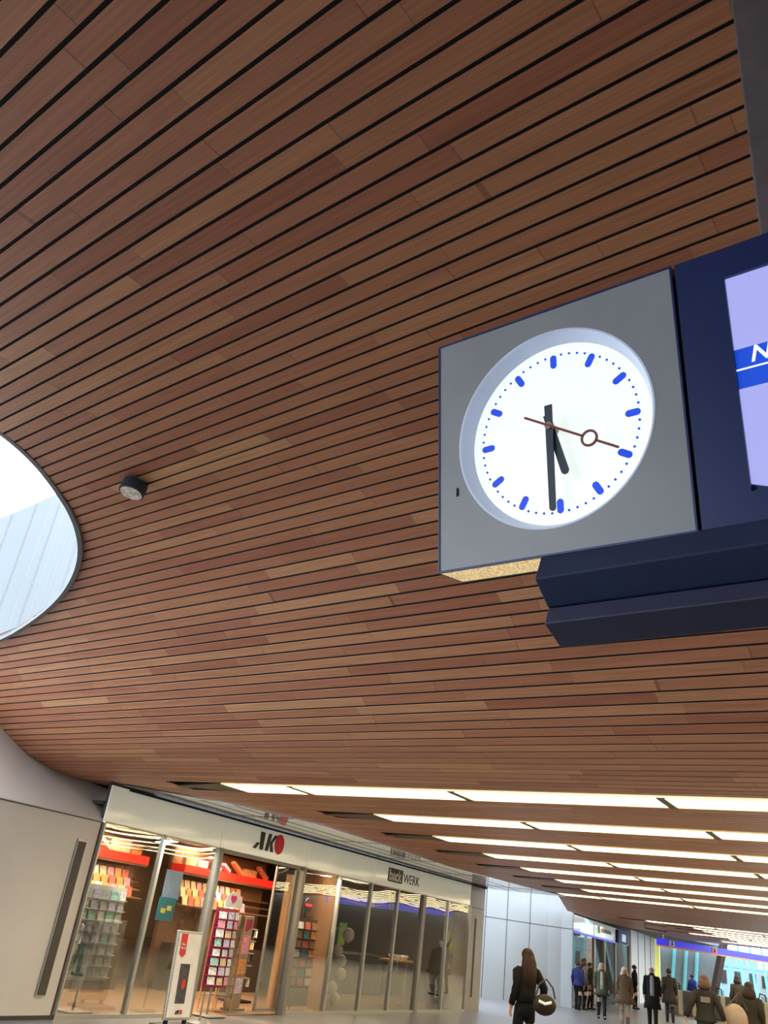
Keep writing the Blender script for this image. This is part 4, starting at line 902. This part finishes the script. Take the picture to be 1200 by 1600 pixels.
def person(loc, heading, label, H=1.7, coat=(.02, .02, .02), hem=.85, flare=.2, trouser=(.02, .02, .025), hair=(.1, .06, .04), hairlen=0, stride=.0, arms=None, bald=False, hood=False, shoe=(.02, .02, .02), open_front=None, coatname='coat', fur=False):
    k = H / 1.72
    root = empty('person', loc, label, 'person', rz=heading)
    st = stride
    pose = {'arm_l': [(-.17, -.01, 1.40), (-.225, -.05, 1.13), (-.235, .04, .90), (-.235, .06, .82)],
            'arm_r': [(.17, -.01, 1.40), (.225, -.05, 1.13), (.235, .04, .90), (.235, .06, .82)],
            'leg_l': [(-.085, 0, .88), (-.09, .04 + st * .5, .49), (-.09, st, .09), (-.095, st + .13, .035)],
            'leg_r': [(.085, 0, .88), (.09, .04 - st * .45, .49), (.09, -st - .02, .09), (.095, -st + .10, .035)]}
    if arms: pose.update(arms)
    skin_body(root, pose, k)
    def put(mb, name, m_, sm_=True):
        mb.v = [tuple(Vector(v) * k) for v in mb.v]; o = mb.build(name, m_, smooth=sm_); o.parent = root; return o
    coat = tuple(v * .55 for v in coat); trouser = tuple(v * .6 for v in trouser); hair = tuple(v * .7 for v in hair)
    cm = col('cloth_%d_%d_%d' % tuple(int(c * 999) for c in coat), coat, .85); tm = col('cloth_%d_%d_%d' % tuple(int(c * 999) for c in trouser), trouser, .85); hm = col('hair_%d_%d_%d' % tuple(int(c * 999) for c in hair), hair, .6)
    mb = MB(); w0 = .155 + flare * .35
    rr = [ring(0, 0, 1.50, .062, .065), ring(0, -.005, 1.46, .10, .085), ring(0, -.01, 1.43, .195, .11), ring(0, -.01, 1.33, .20, .13), ring(0, -.005, 1.2, .185, .128), ring(0, 0, 1.08, .17, .125), ring(0, 0, .96, .185 + flare * .1, .14)]
    if hem < .9: rr += [ring(0, 0, (hem + .96) / 2, .195 + flare * .25, .15 + flare * .15), ring(0, 0, hem, .2 + flare * .45, .155 + flare * .28)]
    mb.loft(rr)
    for sg, key in ((-1, 'arm_l'), (1, 'arm_r')):
        sh, el, wr, hd = [Vector(p) for p in pose[key]]
        mb.tube([sh + Vector((-sg * .04, 0, .015)), sh + Vector((sg * .005, 0, -.02)), sh.lerp(el, .5), el, el.lerp(wr, .5), wr], [.065, .085, .072, .066, .058, .048], 10)
    put(mb, coatname, cm)
    mb = MB()
    mb.loft([ring(0, 0, .75, .16, .12), ring(0, 0, .98, .158, .118)])
    for key in ('leg_l', 'leg_r'):
        hp_, kn, an, to = [Vector(p) for p in pose[key]]
        mb.tube([hp_ + Vector((0, 0, .02)), hp_.lerp(kn, .5), kn, kn.lerp(an, .5), an + Vector((0, 0, -.02))], [.095, .088, .072, .062, .052], 10)
    put(mb, 'trousers', tm)
    for key in ('leg_l', 'leg_r'):
        an, to = Vector(pose[key][2]), Vector(pose[key][3])
        mb = MB(); mb.tube([an + Vector((0, -.05, -.03)), an + Vector((0, -.04, -.055)), an.lerp(to, .5) + Vector((0, 0, -.02)), to + Vector((0, .0, -.0)), to + Vector((0, .035, -.01))], [(.035, .04), (.042, .04), (.046, .042), (.045, .033), (.03, .02)], 10); put(mb, 'shoe', col('shoe_black', (.015, .015, .015)))
    for sg in (-1, 1):
        mb = MB(); mb.ball((sg * .03, .098, 1.63), .011, 8, 5); put(mb, 'eye', M['print'])
    if not bald:
        mb = MB(); mb.ball((0, -.02, 1.645), (.098, .108, .098), 16, 10)
        if hairlen: mb.tube([(0, -.05, 1.66), (0, -.075, 1.52), (0, -.09, 1.52 - hairlen * .5), (0, -.10, 1.52 - hairlen)], [(.095, .07), (.135, .085), (.14, .075), (.08, .035)], 14)
        o_ = put(mb, 'hair', hm)
    else:
        mb = MB(); mb.ball((0, -.035, 1.60), (.085, .075, .05), 16, 8); put(mb, 'hair', hm)
    mb = MB(); mb.loft([ring(0, 0, 1.46, .075, .08), ring(0, 0, 1.53, .07, .075)]); put(mb, 'collar', cm)
    if open_front is not None:
        mb = MB(); mb.loft([ring(0, .095, 1.46, .045, .02, 8), ring(0, .12, 1.3, .06, .03, 8), ring(0, .125, 1.05, .06, .035, 8), ring(0, .15, .9, .06, .03, 8)]); put(mb, 'shirt', col('shirt_%d' % int(open_front[0] * 999), open_front))
    return root, k
def spot(px, py, d=None):
    r = ray(px, py); r2 = Vector((r.x, r.y, 0)).normalized(); return r2 * d
def face(az_deg): return -math.radians(az_deg)      # heading towards an azimuth
# woman in black walking away with a bag
p, k = person(spot(822, 1530, 15.6), face(-20), 'person with long dark hair and black coat walking away with a bag', 1.70, (.012, .010, .010), .93, .12, (.010, .010, .012), (.035, .018, .012), .36, .12,
    arms={'arm_r': [(.17, -.02, 1.40), (.33, -.04, 1.17), (.38, .06, .98), (.34, .12, .93)]})
mb = MB(); bp_ = spot(851, 1560, 15.35) + Vector((.0, 0, .95))
mb.ball(bp_, (.19, .10, .15), 18, 10)
bagr = empty('handbag', bp_, 'round dark handbag with light clasp on the arm of the black coated person', 'bag'); mb.build('bag_body', col('bag_dark', (.02, .015, .012), .5), bagr, smooth=True)
mb = MB(); mb.tube([bp_ + Vector((-.15, 0, .1)), bp_ + Vector((-.10, -.02, .28)), bp_ + Vector((.02, -.02, .36)), bp_ + Vector((.13, 0, .25)), bp_ + Vector((.17, 0, .1))], .014, 8); mb.build('strap', M['print'], bagr)
mb = MB(); mb.tube([bp_ + Vector((-.12, -.11, .05)), bp_ + Vector((-.02, -.13, .02)), bp_ + Vector((.08, -.12, .05))], .022, 8); mb.build('clasp', M['offwhite'], bagr)
person(spot(940, 1550, 32.8), face(190), 'person with grey hair in a long green coat and dark trousers', 1.64, (.10, .12, .075), .72, .25, (.03, .04, .05), (.45, .38, .3), .08, .1, coatname='green_coat', open_front=(.3, .3, .28))
person(spot(976, 1550, 30.0), face(200), 'person with white hair in a brown fur coat and pale trousers', 1.62, (.17, .12, .085), .68, .42, (.55, .53, .5), (.75, .7, .62), .05, .03, coatname='fur_coat')
person(spot(992, 1540, 44.5), face(100), 'person in black standing by the cream panels', 1.74, (.012, .012, .015), .9, .0, (.02, .02, .02), (.03, .02, .02), 0, .05)
person(spot(1019, 1550, 31.5), face(200), 'bald person in a long dark open coat over a grey shirt', 1.76, (.022, .02, .022), .55, .15, (.025, .022, .025), (.25, .2, .18), 0, .14, bald=True, open_front=(.25, .27, .32))
person(spot(1046, 1550, 37.5), face(15), 'person seen from behind in a knee length dark brown coat', 1.76, (.06, .05, .042), .6, .2, (.07, .055, .05), (.06, .04, .03), 0, .1)
person(spot(1101, 1560, 20.5), face(18), 'person in a dark jacket with green trousers, walking away', 1.68, (.045, .04, .038), .88, .05, (.03, .09, .045), (.12, .07, .05), .05, .16,
    arms={'arm_l': [(-.17, -.01, 1.38), (-.29, -.08, 1.15), (-.38, -.05, .93), (-.40, -.03, .86)], 'arm_r': [(.17, -.01, 1.38), (.29, -.05, 1.15), (.36, .0, .95), (.38, .02, .88)]})

pj = max([o_ for o_ in bpy.data.objects if o_.type == 'EMPTY' and o_.name.startswith('person')], key=lambda q_: q_.name)
mb = MB(); mb.box(-.09, .09, -.150, -.138, 1.20, 1.30); bpn = mb.build('back_print', col('print_grey', (.16, .15, .14))); bpn.parent = pj
person(spot(1171, 1560, 21.5), face(25), 'person with dark hair and a dark coat holding a pale bag', 1.66, (.05, .042, .035), .7, .3, (.04, .03, .03), (.04, .025, .02), .12, .08)
mb = MB(); b2 = spot(1148, 1575, 20.9) + Vector((0, 0, .95)); mb.ball(b2, (.26, .14, .30), 16, 10); bg2 = empty('shoulder_bag', b2, 'large pale brown bag carried beside the person at the right edge', 'bag'); mb.build('bag_body', col('bag_pale', (.28, .22, .17)), bg2, smooth=True)
mb = MB(); mb.tube([b2 + Vector((-.15, 0, .22)), b2 + Vector((.1, 0, .50)), b2 + Vector((.25, 0, .2))], .015, 6); mb.build('strap', M['print'], bg2)
person(spot(1152, 1540, 42.0), face(25), 'person in a grey brown coat standing before the bright far glass', 1.85, (.12, .1, .09), .8, .1, (.02, .02, .02), (.05, .03, .03), .05, 0)
person(spot(1082, 1530, 52.0), face(60), 'small distant person in a blue jacket beyond the ticket gates', 1.7, (.03, .08, .4), .9, .0, (.02, .02, .03), (.05, .03, .03), 0, 0)
for k_, (px_, d_, c_) in enumerate(((903, 33.3, (.04, .05, .18)), (913, 34.0, (.22, .18, .15)), (922, 33.0, (.03, .03, .03)))):
    person(spot(px_, 1540, d_ + (3, 3, 5)[k_]), face(40 + 40 * k_), ['person in dark blue standing at the second shop entrance', 'person in a light brown top at the second shop window', 'person in black beside the orange panel of the second shop'][k_], 1.6, c_, .85, .1, (.02, .02, .02), (.08, .05, .04), 0, .05)
